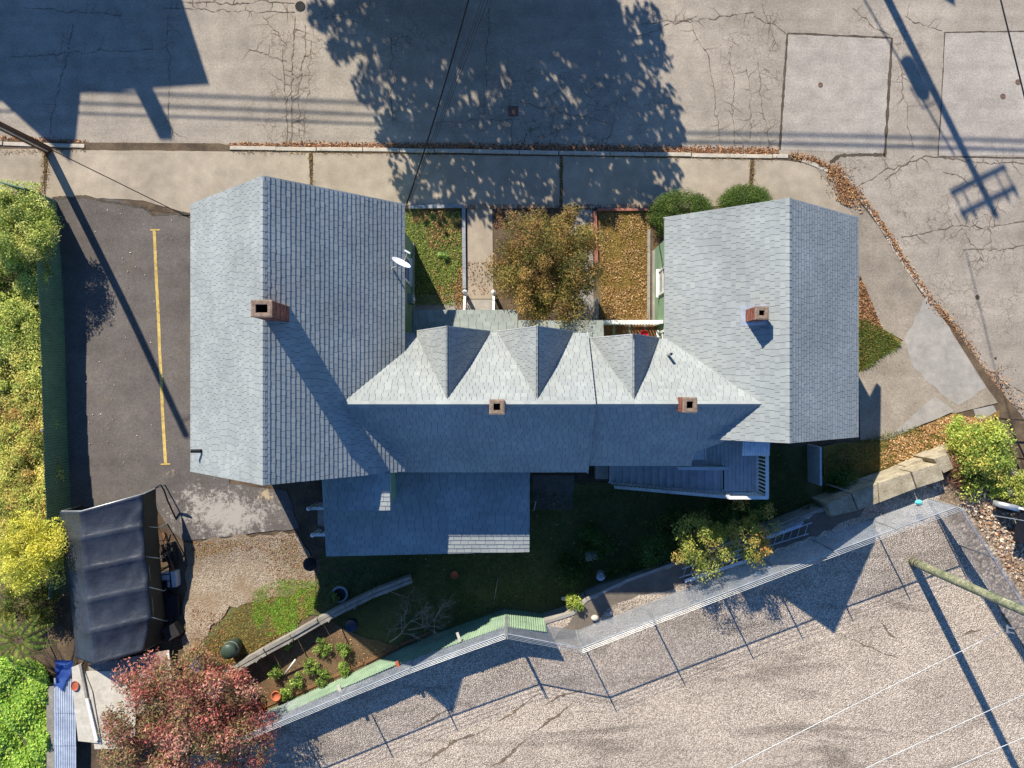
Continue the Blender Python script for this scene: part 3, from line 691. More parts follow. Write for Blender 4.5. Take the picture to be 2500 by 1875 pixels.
for (x, y, r, m_) in ((2003, 208, .10, 'clay'), (2448, 236, .11, 'clay'), (2485, 201, .11, 'clay'), (2386, 726, .09, 'tar'), (2430, 875, .05, 'tar')):
    c = P(x, y, 0); mb = MB(); mb.lathe((c.x, c.y, 0.002), [(r, 0), (r, .012), (r * .86, .014), (r * .84, .008), (.01, .009)], 18)
    tag(mb.build('valve_cover', MAT['rust'] if m_ == 'clay' else MAT['tar']), {2003: 'rusty round valve cover inside the big asphalt patch', 2448: 'rusty valve cover lower of the pair near the right edge', 2485: 'rusty valve cover upper of the pair near the right edge', 2386: 'small dark cover in the side street beside the wire shadow', 2430: 'tiny dark spot cover further down the side street'}[x], 'cover')
c = P(1253, 272, 0); mb = MB(); mb.box((c.x, c.y, .008), (.42, .42, .012)); tag(mb.build('drain_cover', MAT['rust']), 'square rusty utility cover in the tree shadow on the street', 'cover')
c = P(733, 16, 0); pl = [(c.x + .21 * math.cos(a), c.y + .21 * math.sin(a)) for a in np.linspace(0, 2 * math.pi, 13)[:-1]]
mb = MB(); mb.prism(pl, 0.002, 0.016); tag(mb.build('manhole_cover', MAT['rubber']), 'dark manhole cover at the top edge left of the tree shadow', 'cover')

# weeds and leaves in the joints and along the kerb
DRY, DW = LEAFCOL['dry'], LEAFCOL['dryw']
def band(px, width, n, zf, lvl):
    pts = [P(x, y, lvl) for x, y in px]; L = [0.0]
    for i in range(1, len(pts)): L.append(L[-1] + (pts[i] - pts[i - 1]).length)
    ds = RNG.uniform(0, L[-1], n); out = []
    for d in ds:
        i = max(1, min(len(pts) - 1, int(np.searchsorted(L, d)))); p = pts[i - 1].lerp(pts[i], (d - L[i - 1]) / (L[i] - L[i - 1]))
        t = (pts[i] - pts[i - 1]).normalized(); p = p + Vector((-t.y, t.x, 0)) * (RNG.normal(0, 1) * width * 0.5); out.append((p.x, p.y))
    return np.array(out)
xy = np.vstack([band([(560, 352), (700, 354)], .08, 260, Z0, 0), band([(690, 354), (1000, 357)], .13, 1000, Z0, 0), band([(1000, 357), (1420, 362)], .16, 2000, Z0, 0), band([(1420, 362), (1900, 371)], .16, 2300, Z0, 0), band([(215, 352), (560, 355)], .05, 160, Z0, 0), band([(0, 338), (215, 350)], .12, 600, Z0, 0)])
litter('gutter_leaves', xy, Z0, 0.075, DRY + [(206, 150, 110)], DW + [2], label='drift of dry brown leaves in the gutter along the front kerb')
xy = np.vstack([band([(1930, 378), (1990, 390), (2040, 420)], .15, 380, ZW, .1), band([(2030, 410), (2060, 450), (2085, 480)], .4, 900, ZW, .1), band([(2060, 500), (2075, 470)], .6, 450, ZW, .1), band([(2095, 470), (2150, 545), (2210, 640), (2270, 730)], .14, 900, ZW, .1), band([(2270, 730), (2330, 800), (2400, 905), (2440, 970)], .22, 1000, ZW, .1), band([(2400, 920), (2440, 990), (2460, 1030)], .8, 1300, gz, .2)])
litter('corner_leaves', xy, ZW, 0.075, DRY + [(180, 140, 90)], DW + [3], dz=0.03, label='orange brown leaves piled along the curved corner kerb')
xy = np.vstack([band([(759, 376), (762, 500)], .07, 260, ZW, .1), band([(1370, 384), (1370, 500)], .05, 160, ZW, .1), band([(1836, 392), (1834, 480)], .09, 300, ZW, .1), band([(112, 366), (110, 440), (92, 480)], .16, 500, ZW, .1), band([(0, 372), (215, 364)], .1, 260, ZW, .1), band([(570, 372), (1900, 388)], .05, 900, ZW, .1)])
grass('joint_weeds', xy, ZW, 0.05, [(150, 116, 60), (120, 96, 50), (166, 130, 76), (96, 90, 44)], label='dry weeds growing in the sidewalk joints')

# ================================================================== THE HOUSE
house = thing('house', 'sage green house with grey shingled gables, dormers and four brick chimneys', 'house')
SLOPES = []     # (parent object, list of tabs)
def roof_plane(A, B, D, poly_uv=None, name='roof_slope', expo=0.155, tab=(0.17, 0.26), mat='shingle', thick=0.05, seed=3, pieces=None, parent=None):
    """A,B ridge ends (or upper edge), D point on the lower edge below A. Builds the board deck and collects shingle tabs."""
    A, B, D = Vector(A), Vector(B), Vector(D); U = (B - A).normalized(); V = (D - A); V = (V - U * V.dot(U)); Lv = V.length; V.normalize(); N = U.cross(V)
    if N.z < 0: N = -N
    Lu = (B - A).length
    poly = poly_uv if poly_uv is not None else [(0, 0), (Lu, 0), (Lu, Lv), (0, Lv)]
    W = lambda u, v, h=0.0: A + U * u + V * v + N * h
    mb = MB(); n = len(poly); top = [W(u, v) for u, v in poly]; bot = [W(u, v, -thick) for u, v in poly]
    up = [tuple(range(n)), tuple(range(2 * n - 1, n - 1, -1))]
    mb.add(top + bot, up + [(i, n + i, n + (i + 1) % n, (i + 1) % n) for i in range(n)])
    deck = mb.build(name, MAT['deckfelt'], parent or house)
    rr = random.Random(seed); tabs = []
    us = [p[0] for p in poly]; vs = [p[1] for p in poly]; u0, u1, v1 = min(us), max(us), max(vs)
    v = v1; row = 0; gap = 0.011
    while v > min(vs) + 0.01:
        va = max(v - expo, min(vs)); u = u0 - rr.uniform(0, tab[1])
        while u < u1:
            w = rr.uniform(*tab); jit = rr.uniform(-.006, .006)
            q = [(u + gap / 2, va), (u + w - gap / 2, va), (u + w - gap / 2, v + jit), (u + gap / 2, v + jit)]; u += w
            t1 = 0.018 + rr.uniform(-.0015, .003); rn = rr.random()
            for pc in (pieces or [poly]):
                c = clip_convex(q, pc)
                if len(c) < 3: continue
                tp = [W(a, b, 0.003 + t1 * (b - va) / max(v - va, .02)) for a, b in c]; bt = [W(a, b, -0.002) for a, b in c]
                tabs.append((tp, bt, rn, len(c) == 4))
        v -= expo; row += 1
    SLOPES.append((deck, tabs, mat)); return deck, W, N
def eave_trim(name, pts, mat='trim', w=0.03, h=0.16, parent=None):
    for i in range(len(pts) - 1):
        mb = MB(); mb.beam(pts[i], pts[i + 1], w, h); mb.build(name, MAT[mat], parent or house)
def gable(X0, Xr, X1, Y0, Y1, ze, zr, nm, seed):
    """gable with its ridge along Y"""
    r = []
    r.append(roof_plane((Xr, Y0, zr), (Xr, Y1, zr), (X0, Y0, ze), seed=seed))
    r.append(roof_plane((Xr, Y0, zr), (Xr, Y1, zr), (X1, Y0, ze), seed=seed + 1))
    for y in (Y0 + .012, Y1 - .012):
        for x in (X0, X1): eave_trim('rake_board', [(x, y, ze - .11), (Xr, y, zr - .11)])
    for x in (X0, X1): eave_trim('fascia', [(x + (.02 if x == X0 else -.02), Y0 + .04, ze - .10), (x + (.02 if x == X0 else -.02), Y1 - .04, ze - .10)])
    return r
def wall_block(name, X0, X1, Y0, Y1, z0, ze, xr=None, zr=None, mat='siding'):
    if xr is None:
        mb = MB(); mb.box(((X0 + X1) / 2, (Y0 + Y1) / 2, (z0 + ze) / 2), (X1 - X0, Y1 - Y0, ze - z0)); return mb.build(name, MAT[mat], house)
    prof = [(X0, z0), (X1, z0), (X1, ze), (xr, zr), (X0, ze)]
    mb = MB(); n = 5; vs = [(x, Y0, z) for x, z in prof] + [(x, Y1, z) for x, z in prof]
    mb.add(vs, [(0, 1, 2, 3, 4), (9, 8, 7, 6, 5)] + [(i, n + i, n + (i + 1) % n, (i + 1) % n) for i in range(n)])
    return mb.build(name, MAT[mat], house)

# --- left wing
LX0, LXR, LX1, LY0, LY1, LZE, LZR = -10.75, -7.20, -3.60, -2.93, 6.03, 5.22, 8.47
gable(LX0, LXR, LX1, LY0, LY1, LZE, LZR, 'left', 11)
wall_block('wall', -10.35, -4.03, -2.65, 5.72, 0, 5.42, LXR, 8.20)
# --- right wing
RX0, RXR, RX1, RY0, RY1, RZE, RZR = 5.27, 8.57, 11.92, -1.83, 5.75, 4.53, 7.05
gable(RX0, RXR, RX1, RY0, RY1, RZE, RZR, 'right', 21)
wall_block('wall', 5.76, 11.45, -1.55, 5.45, 0, 4.72, RXR, 6.80)
# --- middle, left part
MLR, MLE, MYR = 6.80, 4.60, -0.63
XM = 2.62
roof_plane((-6.95, MYR, MLR), (XM, MYR, MLR), (-6.95, 1.75, MLE), seed=31)
roof_plane((-6.95, MYR, MLR), (XM, MYR, MLR), (-6.95, -3.02, MLE), seed=32)
wall_block('wall', -5.0, XM - .15, -2.72, 1.42, 0, 4.75)
mb = MB(); mb.add([(XM - .16, -2.7, 4.3), (XM - .16, 1.4, 4.3), (XM - .16, MYR, MLR - .2), (XM - .22, -2.7, 4.3), (XM - .22, 1.4, 4.3), (XM - .22, MYR, MLR - .2)], [(0, 1, 2), (5, 4, 3), (0, 2, 5, 3), (1, 4, 5, 2), (0, 3, 4, 1)]); mb.build('gable_wall', MAT['siding'], house)
eave_trim('rake_board', [(XM - .015, 1.75, MLE - .1), (XM - .015, MYR, MLR - .1)]); eave_trim('rake_board', [(XM - .015, -3.02, MLE - .1), (XM - .015, MYR, MLR - .1)])
eave_trim('fascia', [(-3.55, 1.73, MLE - .1), (XM - .05, 1.73, MLE - .1)]); eave_trim('fascia', [(-4.4, -3.0, MLE - .1), (XM - .05, -3.0, MLE - .1)])
# --- middle, right part
MRR, MRE = 6.55, 4.57
roof_plane((XM - .2, MYR, MRR), (8.45, MYR, MRR), (XM - .2, 1.55, MRE), seed=41)
# south slope of the right part, cut where it meets the right wing
A = Vector((XM - .2, MYR, MRR)); Dv = Vector((0, -2.80 - MYR, MRE - MRR)); Lv = Dv.length
def uv_on(px, py):                                    # plan point of a pixel on that slope
    Vn = Dv.normalized(); Nn = Vector((1, 0, 0)).cross(Vn)
    o = Vector((0, 0, H)); d = Vector(((px - CX) / F, (CY - py) / F, -1)); s = (A - o).dot(Nn) / d.dot(Nn); p = o + d * s - A
    return (p.x, p.dot(Vn))
q1, q2, q3 = uv_on(1764, 1080), uv_on(1697, 1103), uv_on(1687, 1137)
roof_plane(A, (8.45, MYR, MRR), A + Dv, poly_uv=[(0, 0), (8.45 - A.x, 0), (8.45 - A.x, 0.4), (q1[0], q1[1]), (q2[0], q2[1]), (q3[0], Lv), (0, Lv)], seed=42, pieces=[[(0, 0), (q2[0], 0), q2, (q3[0], Lv), (0, Lv)], [(q2[0], 0), (8.45 - A.x, 0), (8.45 - A.x, 0.4), q1, q2]])
wall_block('wall', XM - .2, 6.0, -2.45, 1.1, 0, 4.75)
eave_trim('fascia', [(XM + .02, -2.78, MRE - .1), (A.x + q3[0], -2.78, MRE - .1)]); eave_trim('fascia', [(XM + .02, 1.53, MRE - .1), (5.3, 1.53, MRE - .1)])
# --- dormers
def dormer(x, half, zr, ze, yf, yb, seed):
    e = 0.02
    for s, sd in ((-1, 0), (1, 1)):
        roof_plane((x, yb, zr), (x, yf, zr), (x + s * half, yb, ze), seed=seed + sd, tab=(.17, .26))
        eave_trim('rake_board', [(x + s * half, yf - .014, ze - .08), (x, yf - .014, zr - .08)], h=0.13)
    mb = MB(); y = yf - .28; mb.add([(x - half + .15, y, ze - .6), (x + half - .15, y, ze - .6), (x + half - .15, y, ze + .1), (x, y, zr - .12), (x - half + .15, y, ze + .1)] + [(x - half + .15, y - .12, ze - .6), (x + half - .15, y - .12, ze - .6), (x + half - .15, y - .12, ze + .1), (x, y - .12, zr - .12), (x - half + .15, y - .12, ze + .1)],
                    [(0, 1, 2, 3, 4), (9, 8, 7, 6, 5)] + [(i, 5 + i, 5 + (i + 1) % 5, (i + 1) % 5) for i in range(5)]); mb.build('dormer_wall', MAT['siding'], house)
dormer(-2.04, 1.27, 6.66, 4.62, 1.83, -0.62, 51)
dormer(0.80, 1.27, 6.66, 4.62, 1.83, -0.62, 53)
dormer(3.88, 1.16, 6.43, 4.59, 1.60, -0.60, 55)
# --- front porch roofs
roof_plane((-3.58, 1.42, 3.36), (0.2, 1.42, 3.36), (-3.58, 2.71, 3.00), seed=61, mat='shingle_low', tab=(.24, .34))
roof_plane((0.2, 1.42, 3.34), (3.33, 1.42, 3.34), (0.2, 2.32, 3.06), seed=62, mat='shingle_low', tab=(.24, .34))
eave_trim('fascia', [(-3.56, 2.69, 2.9), (0.2, 2.69, 2.9)], 'white'); eave_trim('fascia', [(.2, 2.30, 2.96), (3.33, 2.30, 2.96)], 'white')
for x, y in ((-3.3, 2.5), (-1.75, 2.5), (-.75, 2.5), (1.7, 2.12), (3.25, 2.12)):
    mb = MB(); mb.box((x, y, 1.5), (.13, .13, 2.75)); mb.build('porch_post', MAT['white'], house)
# --- rear lean-to, with its entry box rising through it
LT = [(-6.80, -2.72), (0.63, -2.72), (0.63, -6.12), (-6.76, -6.28)]
roof_plane((-6.77, -2.66, 3.88), (0.63, -2.66, 3.88), (-6.77, -6.17, 3.24), poly_uv=[(0, 0), (7.40, 0), (7.40, 3.48), (0.03, 3.65)], seed=71, tab=(.24, .36))
wall_block('wall', -6.0, 0.40, -5.85, -2.7, 0.2, 3.18)
eave_trim('fascia', [(-6.72, -6.22, 3.13), (.62, -6.06, 3.15)]); eave_trim('rake_board', [(.62, -2.7, 3.76), (.62, -6.06, 3.14)])
roof_plane((-5.92, -2.92, 5.73), (-4.01, -2.92, 5.73), (-5.92, -4.16, 5.61), seed=73, tab=(.24, .36))
wall_block('wall', -5.80, -4.13, -4.04, -2.92, 3.0, 5.57)
eave_trim('fascia', [(-5.90, -4.14, 5.53), (-4.02, -4.14, 5.53)]); eave_trim('rake_board', [(-4.025, -2.95, 5.65), (-4.025, -4.14, 5.53)])

# --- shingles: the 300 largest in view are parts of their own, the rest one part per slope
def pxarea(t):
    pr = [((v.x) * F / (H - v.z), (v.y) * F / (H - v.z)) for v in t]
    return abs(sum(pr[i][0] * pr[(i + 1) % len(pr)][1] - pr[(i + 1) % len(pr)][0] * pr[i][1] for i in range(len(pr)))) / 2
allt = []
for si, (deck, tabs, mt) in enumerate(SLOPES):
    if si > 3: continue
    for ti, t in enumerate(tabs):
        if t[3]: allt.append((pxarea(t[0]), si, ti))
allt.sort(reverse=True); own = set((si, ti) for _, si, ti in allt[:300])
for si, (deck, tabs, mt) in enumerate(SLOPES):
    V_, F_, R_ = [], [], []
    for ti, (tp, bt, rnd, full) in enumerate(tabs):
        n = len(tp); fs = [tuple(range(n))] + [(i, n + i, n + (i + 1) % n, (i + 1) % n) for i in range(n)]
        if (si, ti) in own:
            c = sum(tp, Vector()) / n; me = bpy.data.meshes.new('shingle'); me.from_pydata([tuple(v - c) for v in tp + bt], [], fs); me.materials.append(MAT[mt])
            o = obj('shingle', me, deck); o.location = c
        else:
            b = len(V_); V_ += [tuple(v) for v in tp + bt]; F_ += [tuple(b + i for i in f) for f in fs]; R_ += [rnd] * len(fs)
    me = bpy.data.meshes.new('shingles'); me.from_pydata(V_, [], F_); me.materials.append(MAT[mt])
    at = me.attributes.new('rnd', 'FLOAT', 'FACE'); at.data.foreach_set('value', R_)
    obj('shingles', me, deck, 'stuff')
# --- ridge caps
def caps(a, b, d1, d2, every=0.2, parent=None):
    a, b = Vector(a), Vector(b); U = (b - a).normalized(); L = (b - a).length; k = int(L / every); d1 = Vector(d1).normalized(); d2 = Vector(d2).normalized()
    w = 0.13; me = None; up = Vector((0, 0, 1))
    mb = MB(); s0, s1 = U * 0, U * (every + .03)
    vs = []
    for s, h in ((s0, 0.030), (s1, 0.016)):
        for d, q in ((d1, w), (d1, .05), (d1, 0), (d2, .05), (d2, w)): vs.append(s + d * q + up * (h - (0.004 if q == 0 else 0)))
    vs += [v - up * 0.03 for v in vs]
    fs = [(i, i + 1, i + 6, i + 5) for i in range(4)] + [(10 + i, i + 10 + 5, i + 16, i + 11) for i in range(4)] + [(0, 10, 11, 1), (1, 11, 12, 2), (2, 12, 13, 3), (3, 13, 14, 4), (0, 5, 15, 10), (4, 14, 19, 9)]
    mb.add(vs, fs); me = bpy.data.meshes.new('ridge_cap'); me.from_pydata(mb.v, [], mb.f); me.materials.append(MAT['shingle'])
    for i in range(k):
        o = obj('ridge_cap', me, parent or house); o.location = a + U * (i * every)
def dn(p, q): return Vector(q) - Vector(p)
caps((LXR, LY0, LZR), (LXR, LY1, LZR), (LX0 - LXR, 0, LZE - LZR), (LX1 - LXR, 0, LZE - LZR), .21)
caps((RXR, RY0, RZR), (RXR, RY1, RZR), (RX0 - RXR, 0, RZE - RZR), (RX1 - RXR, 0, RZE - RZR), .21)
caps((-5.3, MYR, MLR), (XM, MYR, MLR), (0, 1.75 - MYR, MLE - MLR), (0, -3.02 - MYR, MLE - MLR), .21)
caps((XM, MYR, MRR), (8.0, MYR, MRR), (0, 1.55 - MYR, MRE - MRR), (0, -2.8 - MYR, MRE - MRR), .21)
for x, zr, ze, hf, y in ((-2.04, 6.66, 4.62, 1.27, 1.83), (.80, 6.66, 4.62, 1.27, 1.83), (3.88, 6.43, 4.59, 1.16, 1.6)):
    caps((x, -.5, zr), (x, y, zr), (-hf, 0, ze - zr), (hf, 0, ze - zr), .21)

# --- brick chimneys
BRK = {}
def brick_mesh(l):
    k = round(l, 3)
    if k not in BRK:
        mb = MB(); mb.box((0, 0, 0), (l, 0.1, 0.062)); me = bpy.data.meshes.new('brick'); me.from_pydata(mb.v, [], mb.f); me.materials.append(MAT['brick']); BRK[k] = me
    return BRK[k]
def chimney(X0, X1, Y0, Y1, z0, z1, own_courses, slope=None):
    wx, wy = X1 - X0, Y1 - Y0; cx, cy = (X0 + X1) / 2, (Y0 + Y1) / 2; t = 0.125
    # hollow mortar shaft
    def ring(a, z): return [(cx - wx / 2 + a, cy - wy / 2 + a, z), (cx + wx / 2 - a, cy - wy / 2 + a, z), (cx + wx / 2 - a, cy + wy / 2 - a, z), (cx - wx / 2 + a, cy + wy / 2 - a, z)]
    mb = MB(); e = .012; vs = ring(e, z0) + ring(e, z1 - .012) + ring(t, z1 - .012) + ring(t, z0 + .1)
    fs = [(i, (i + 1) % 4, 4 + (i + 1) % 4, 4 + i) for i in range(4)] + [(4 + i, 4 + (i + 1) % 4, 8 + (i + 1) % 4, 8 + i) for i in range(4)]
    mb.add(vs, fs); core = mb.build('chimney', MAT['mortar'], house)
    fl = MB(); vi = ring(t - .001, z1 - .03) + ring(t - .001, z0 + .3); fl.add(vi, [(4 + i, 4 + (i + 1) % 4, (i + 1) % 4, i) for i in range(4)] + [(4, 5, 6, 7)]); fl.build('flue', MAT['dark_hollow'], core)
    nc = int((z1 - z0) / 0.074); rest = MB()
    for c in range(nc):
        z = z1 - 0.031 - c * 0.074; odd = c % 2
        sides = [(Vector((X0, Y0, 0)), Vector((1, 0, 0)), wx, Vector((0, 1, 0))), (Vector((X1, Y0, 0)), Vector((0, 1, 0)), wy, Vector((-1, 0, 0))), (Vector((X1, Y1, 0)), Vector((-1, 0, 0)), wx, Vector((0, -1, 0))), (Vector((X0, Y1, 0)), Vector((0, -1, 0)), wy, Vector((1, 0, 0)))]
        for s, (o_, d_, L, inn) in enumerate(sides):
            st = 0.0 if (s + odd) % 2 == 0 else 0.105; en = L if (s + odd) % 2 == 0 else L - 0.105
            n = max(1, round((en - st) / 0.2)); l = (en - st) / n
            for k in range(n):
                p = o_ + d_ * (st + (k + .5) * l) + inn * (0.05 + random.uniform(-.004, .003)) + Vector((0, 0, z)); rz = math.atan2(d_.y, d_.x)
                if c < own_courses:
                    b = obj('brick', brick_mesh(l - .011), core); b.location = p; b.rotation_euler = (0, 0, rz)
                else: rest.box(p, (l - .011, .1, .062), rz)
    if rest.v: rest.build('bricks', MAT['brick'], core, kind='stuff')
    cr_ = MB(); vo = ring(-.012, z1 - .004) + ring(-.012, z1 + .022) + ring(.03, z1 + .034) + ring(t - .01, z1 + .026) + ring(t - .01, z1 - .01)
    cr_.add(vo, [(r * 4 + i, r * 4 + (i + 1) % 4, r * 4 + 4 + (i + 1) % 4, r * 4 + 4 + i) for r in range(4) for i in range(4)]); cr_.build('mortar_crown', MAT['mortar'], core)
    if slope:                                   # lead flashing lying on the slope round the shaft
        sx, zat = slope; e = .13
        pl_ = [(X0 - e, Y0 - e), (X1 + e, Y0 - e), (X1 + e, Y1 + e), (X0 - e, Y1 + e)]
        pm = MB(); pm.prism(pl_, lambda p: zat(p[0]) + .012, lambda p: zat(p[0]) + .03); pm.build('flashing', MAT['metal'], core)
    return core
chimney(-7.15, -6.59, 1.84, 2.30, 7.75, 9.5, 8)
chimney(7.48, 7.88, 1.99, 2.38, 5.95, 7.15, 9, (1, lambda x: RZR + (x - RXR) * (RZR - RZE) / (RXR - RX0)))
chimney(-0.68, -0.24, -0.92, -0.48, 6.35, 7.35, 7)
chimney(5.26, 5.69, -0.87, -0.42, 6.1, 7.12, 7)

# --- small roof fittings
mb = MB(); p = Vector((-10.45, -2.18, 5.45)); mb.tube([p + Vector((.3, 0, .0)), p + Vector((.3, 0, .42))], .055, 12); mb.tube([p + Vector((.3, 0, .40)), p + Vector((.02, 0, .50))], .06, 12); mb.build('vent_pipe', MAT['black'], house)
p = P(1632, 866, 5.2); mb = MB(); mb.tube([p - Vector((0, 0, .3)), p + Vector((0, 0, .42))], .052, 12); mb.build('vent_pipe', MAT['metal'], house)
mb = MB(); mb.tube([p + Vector((0, 0, .421)), p + Vector((0, 0, .423))], .04, 12); mb.build('vent_opening', MAT['dark_hollow'], house)  # dark disc on the capped pipe, painted shade of its hollow
mb = MB(); c = P(779, 990, 7.1); mb.box(c, (.16, .10, .05)); mb.build('roof_flashing', MAT['metal'], house)
# --- windows and wall fittings
def window_x(X, y0, y1, z0, z1, s):
    fr = MB(); fw = .09
    fr.box((X + s * .03, (y0 + y1) / 2, z0), (.07, y1 - y0 + fw, fw)); fr.box((X + s * .03, (y0 + y1) / 2, z1), (.07, y1 - y0 + fw, fw)); fr.box((X + s * .03, y0, (z0 + z1) / 2), (.068, fw, z1 - z0)); fr.box((X + s * .03, y1, (z0 + z1) / 2), (.068, fw, z1 - z0)); fr.box((X + s * .025, (y0 + y1) / 2, (z0 + z1) / 2), (.05, y1 - y0, .05))
    f = fr.build('window', MAT['white'], house)
    for za, zb in ((z0 + .05, (z0 + z1) / 2 - .03), ((z0 + z1) / 2 + .03, z1 - .05)):
        g = MB(); g.box((X + s * .012, (y0 + y1) / 2, (za + zb) / 2), (.02, y1 - y0 - .08, zb - za)); g.build('pane', MAT['glass'], f)
    sl_ = MB(); sl_.box((X + s * .07, (y0 + y1) / 2, z0 - .07), (.14, y1 - y0 + .2, .04)); sl_.build('sill', MAT['white'], f)
window_x(5.76, 3.48, 4.38, 1.35, 2.75, -1)
window_x(5.76, 1.42, 2.0, 1.4, 2.6, -1)
window_x(-4.03, 3.9, 4.8, 1.4, 2.7, 1)
def window_y(Y, x0, x1, z0, z1, s):
    fr = MB(); fw = .09; xm = (x0 + x1) / 2
    fr.box((xm, Y + s * .03, z0), (x1 - x0 + fw, .07, fw)); fr.box((xm, Y + s * .03, z1), (x1 - x0 + fw, .07, fw)); fr.box((x0, Y + s * .03, (z0 + z1) / 2), (fw, .068, z1 - z0)); fr.box((x1, Y + s * .03, (z0 + z1) / 2), (fw, .068, z1 - z0)); fr.box((xm, Y + s * .025, (z0 + z1) / 2), (x1 - x0, .05, .05))
    f = fr.build('window', MAT['white'], house)
    for za, zb in ((z0 + .05, (z0 + z1) / 2 - .03), ((z0 + z1) / 2 + .03, z1 - .05)):
        g = MB(); g.box((xm, Y + s * .012, (za + zb) / 2), (x1 - x0 - .08, .02, zb - za)); g.build('pane', MAT['glass'], f)
for a in ((-2.65, -9.3, -8.5, 3.6, 4.9, -1), (-2.65, -7.7, -6.9, 5.6, 6.8, -1), (-1.55, 9.2, 10.0, 2.2, 3.5, -1), (-1.55, 8.2, 9.0, 4.7, 5.7, -1), (-5.85, -4.6, -3.7, 1.4, 2.5, -1), (-5.85, -2.0, -1.1, 1.4, 2.5, -1), (5.72, -8.9, -8.1, 1.3, 2.7, 1), (5.72, -6.3, -5.5, 1.3, 2.7, 1), (5.45, 7.4, 8.2, 1.3, 2.6, 1), (5.45, 9.2, 10.0, 1.3, 2.6, 1), (-2.72, 1.0, 1.8, 2.6, 3.8, -1)): window_y(*a)
mb = MB(); mb.box((-3.93, 3.30, 1.3), (.2, .34, .62)); mb.build('meter_box', MAT['greykerb'], house)
mb = MB(); mb.box((-3.82, 3.30, 1.3), (.03, .1, .5)); mb.build('meter_cover', MAT['white'], house)
mb = MB(); mb.tube([(-3.98, 5.2, .6), (-3.98, 3.2, .6)], .035, 8); mb.build('pipe', MAT['siding'], house)
mb = MB(); mb.box((-4.01, 1.7, .16), (.1, 8.0, .34)); mb.build('foundation', MAT['slab_grey'], house)
mb = MB(); mb.box((5.74, 2.6, .16), (.1, 5.6, .34)); mb.build('foundation', MAT['slab_grey'], house)
mb = MB(); mb.tube([P(1607, 587, 1.2), P(1616, 640, 2.4), P(1620, 668, 2.9)], .012, 6); mb.build('service_cable', MAT['wire'], house)

# --- front steps, white posts
st = thing('front_steps', 'grey concrete front steps between white turned posts', 'steps')
for k in range(4):
    y1_ = 3.42 - k * .26; mb = MB(); mb.box((-1.30, (y1_ + 2.3) / 2, .1 + .09 + k * .17), (1.04, y1_ - 2.3, .17)); mb.build('step', MAT['slab_grey'], st)
for x in (-1.86, -0.72):
    mb = MB(); mb.lathe((x, 3.62, .1), [(.075, 0), (.075, .8), (.05, .82), (.05, .86), (.085, .88), (.10, .94), (.085, 1.0), (.02, 1.04)], 14); mb.build('newel_post', MAT['white'], st)
    mb = MB(); mb.beam((x, 3.58, .92), (x, 2.45, 1.62), .09, .07); mb.build('handrail', MAT['white'], st)
    for k in range(7):
        y = 3.48 - k * .16; mb = MB(); mb.box((x, y, .66 + k * .09), (.035, .035, .62)); mb.build('baluster', MAT['white'], st)

# --- open porch on the right: boards, rail, balusters
pr = thing('front_porch', 'small open front porch with brown boards and white baluster rail', 'porch')
k = 0; x = 3.36
while x < 5.72:
    mb = MB(); mb.box((x + .06, 1.72, .93), (.112, 1.24, .03)); mb.build('deck_board', MAT['brownwood'] if k % 5 else MAT['wood'], pr); x += .122; k += 1
mb = MB(); mb.box((4.55, 1.75, .5), (2.4, 1.1, .8)); mb.build('porch_base', MAT['soil'], pr)
mb = MB(); mb.box((4.5, 2.36, 1.92), (2.36, .15, .06)); mb.build('handrail', MAT['white'], pr)
mb = MB(); mb.box((4.5, 2.36, 1.06), (2.36, .07, .05)); mb.build('bottom_rail', MAT['white'], pr)
for k in range(20):
    mb = MB(); mb.box((3.42 + k * .115, 2.36, 1.48), (.04, .04, .8)); mb.build('baluster', MAT['white'], pr)
for x in (3.36, 5.66):
    mb = MB(); mb.box((x, 2.36, 1.5), (.13, .13, 1.2)); mb.build('rail_post', MAT['white'], pr)
mb = MB(); mb.lathe((0, 0, 0), [(.10, 0), (.15, .2), (.165, .22), (.165, .25), (.14, .25), (.13, .18), (.01, .17)], 18); o = tag(mb.build('flower_pot', MAT['red']), 'round red plastic pot on the open front porch', 'pot'); o.location = (5.18, 1.95, .945)
mb = MB(); mb.box((3.40, 2.9, .35), (.16, 1.1, .5)); tag(mb.build('stoop_wall', MAT['slab_grey']), 'pale concrete cheek wall at the foot of the porch beside brown lawn', 'wall')

# --- rear deck with long stair
dk = thing('rear_deck', 'grey painted rear deck with long stair and white railing', 'deck')
ZD = 3.5; x = 6.10
while x < 8.74:
    low = x > 7.5
    y0, y1 = (-3.86 if low else -2.96), -1.56
    mb = MB(); mb.box((x + .068, (y0 + y1) / 2, ZD), (.130, y1 - y0, .035)); mb.build('deck_board', MAT['greydeck'], dk); x += .138
for a, b in (((7.55, -3.84), (8.72, -3.84)), ((8.70, -3.84), (8.70, -1.6)), ((6.2, -2.94), (7.55, -2.94))):
    mb = MB(); mb.beam((*a, ZD - .12), (*b, ZD - .12), .05, .2); mb.build('rim_joist', MAT['greydeck'], dk)
NT = 15
for k in range(NT):
    xx = 7.46 - k * .249; zz = ZD - (k + 1) * .157
    mb = MB(); mb.box((xx - .02, -3.40, zz), (.275, .88, .035)); mb.build('tread', MAT['greydeck'], dk)
    mb = MB(); mb.box((xx + .10, -3.40, zz + .075), (.02, .86, .13)); mb.build('riser', MAT['greydeck'], dk)
for y in (-3.86, -2.95):
    mb = MB(); mb.beam((7.55, y, ZD - .12), (3.85, y, 1.02), .045, .26); mb.build('stringer', MAT['greydeck'], dk)
mb = MB(); mb.box((3.55, -3.35, .72), (.5, .8, .5)); mb.build('bottom_landing', MAT['slab_grey'], dk)
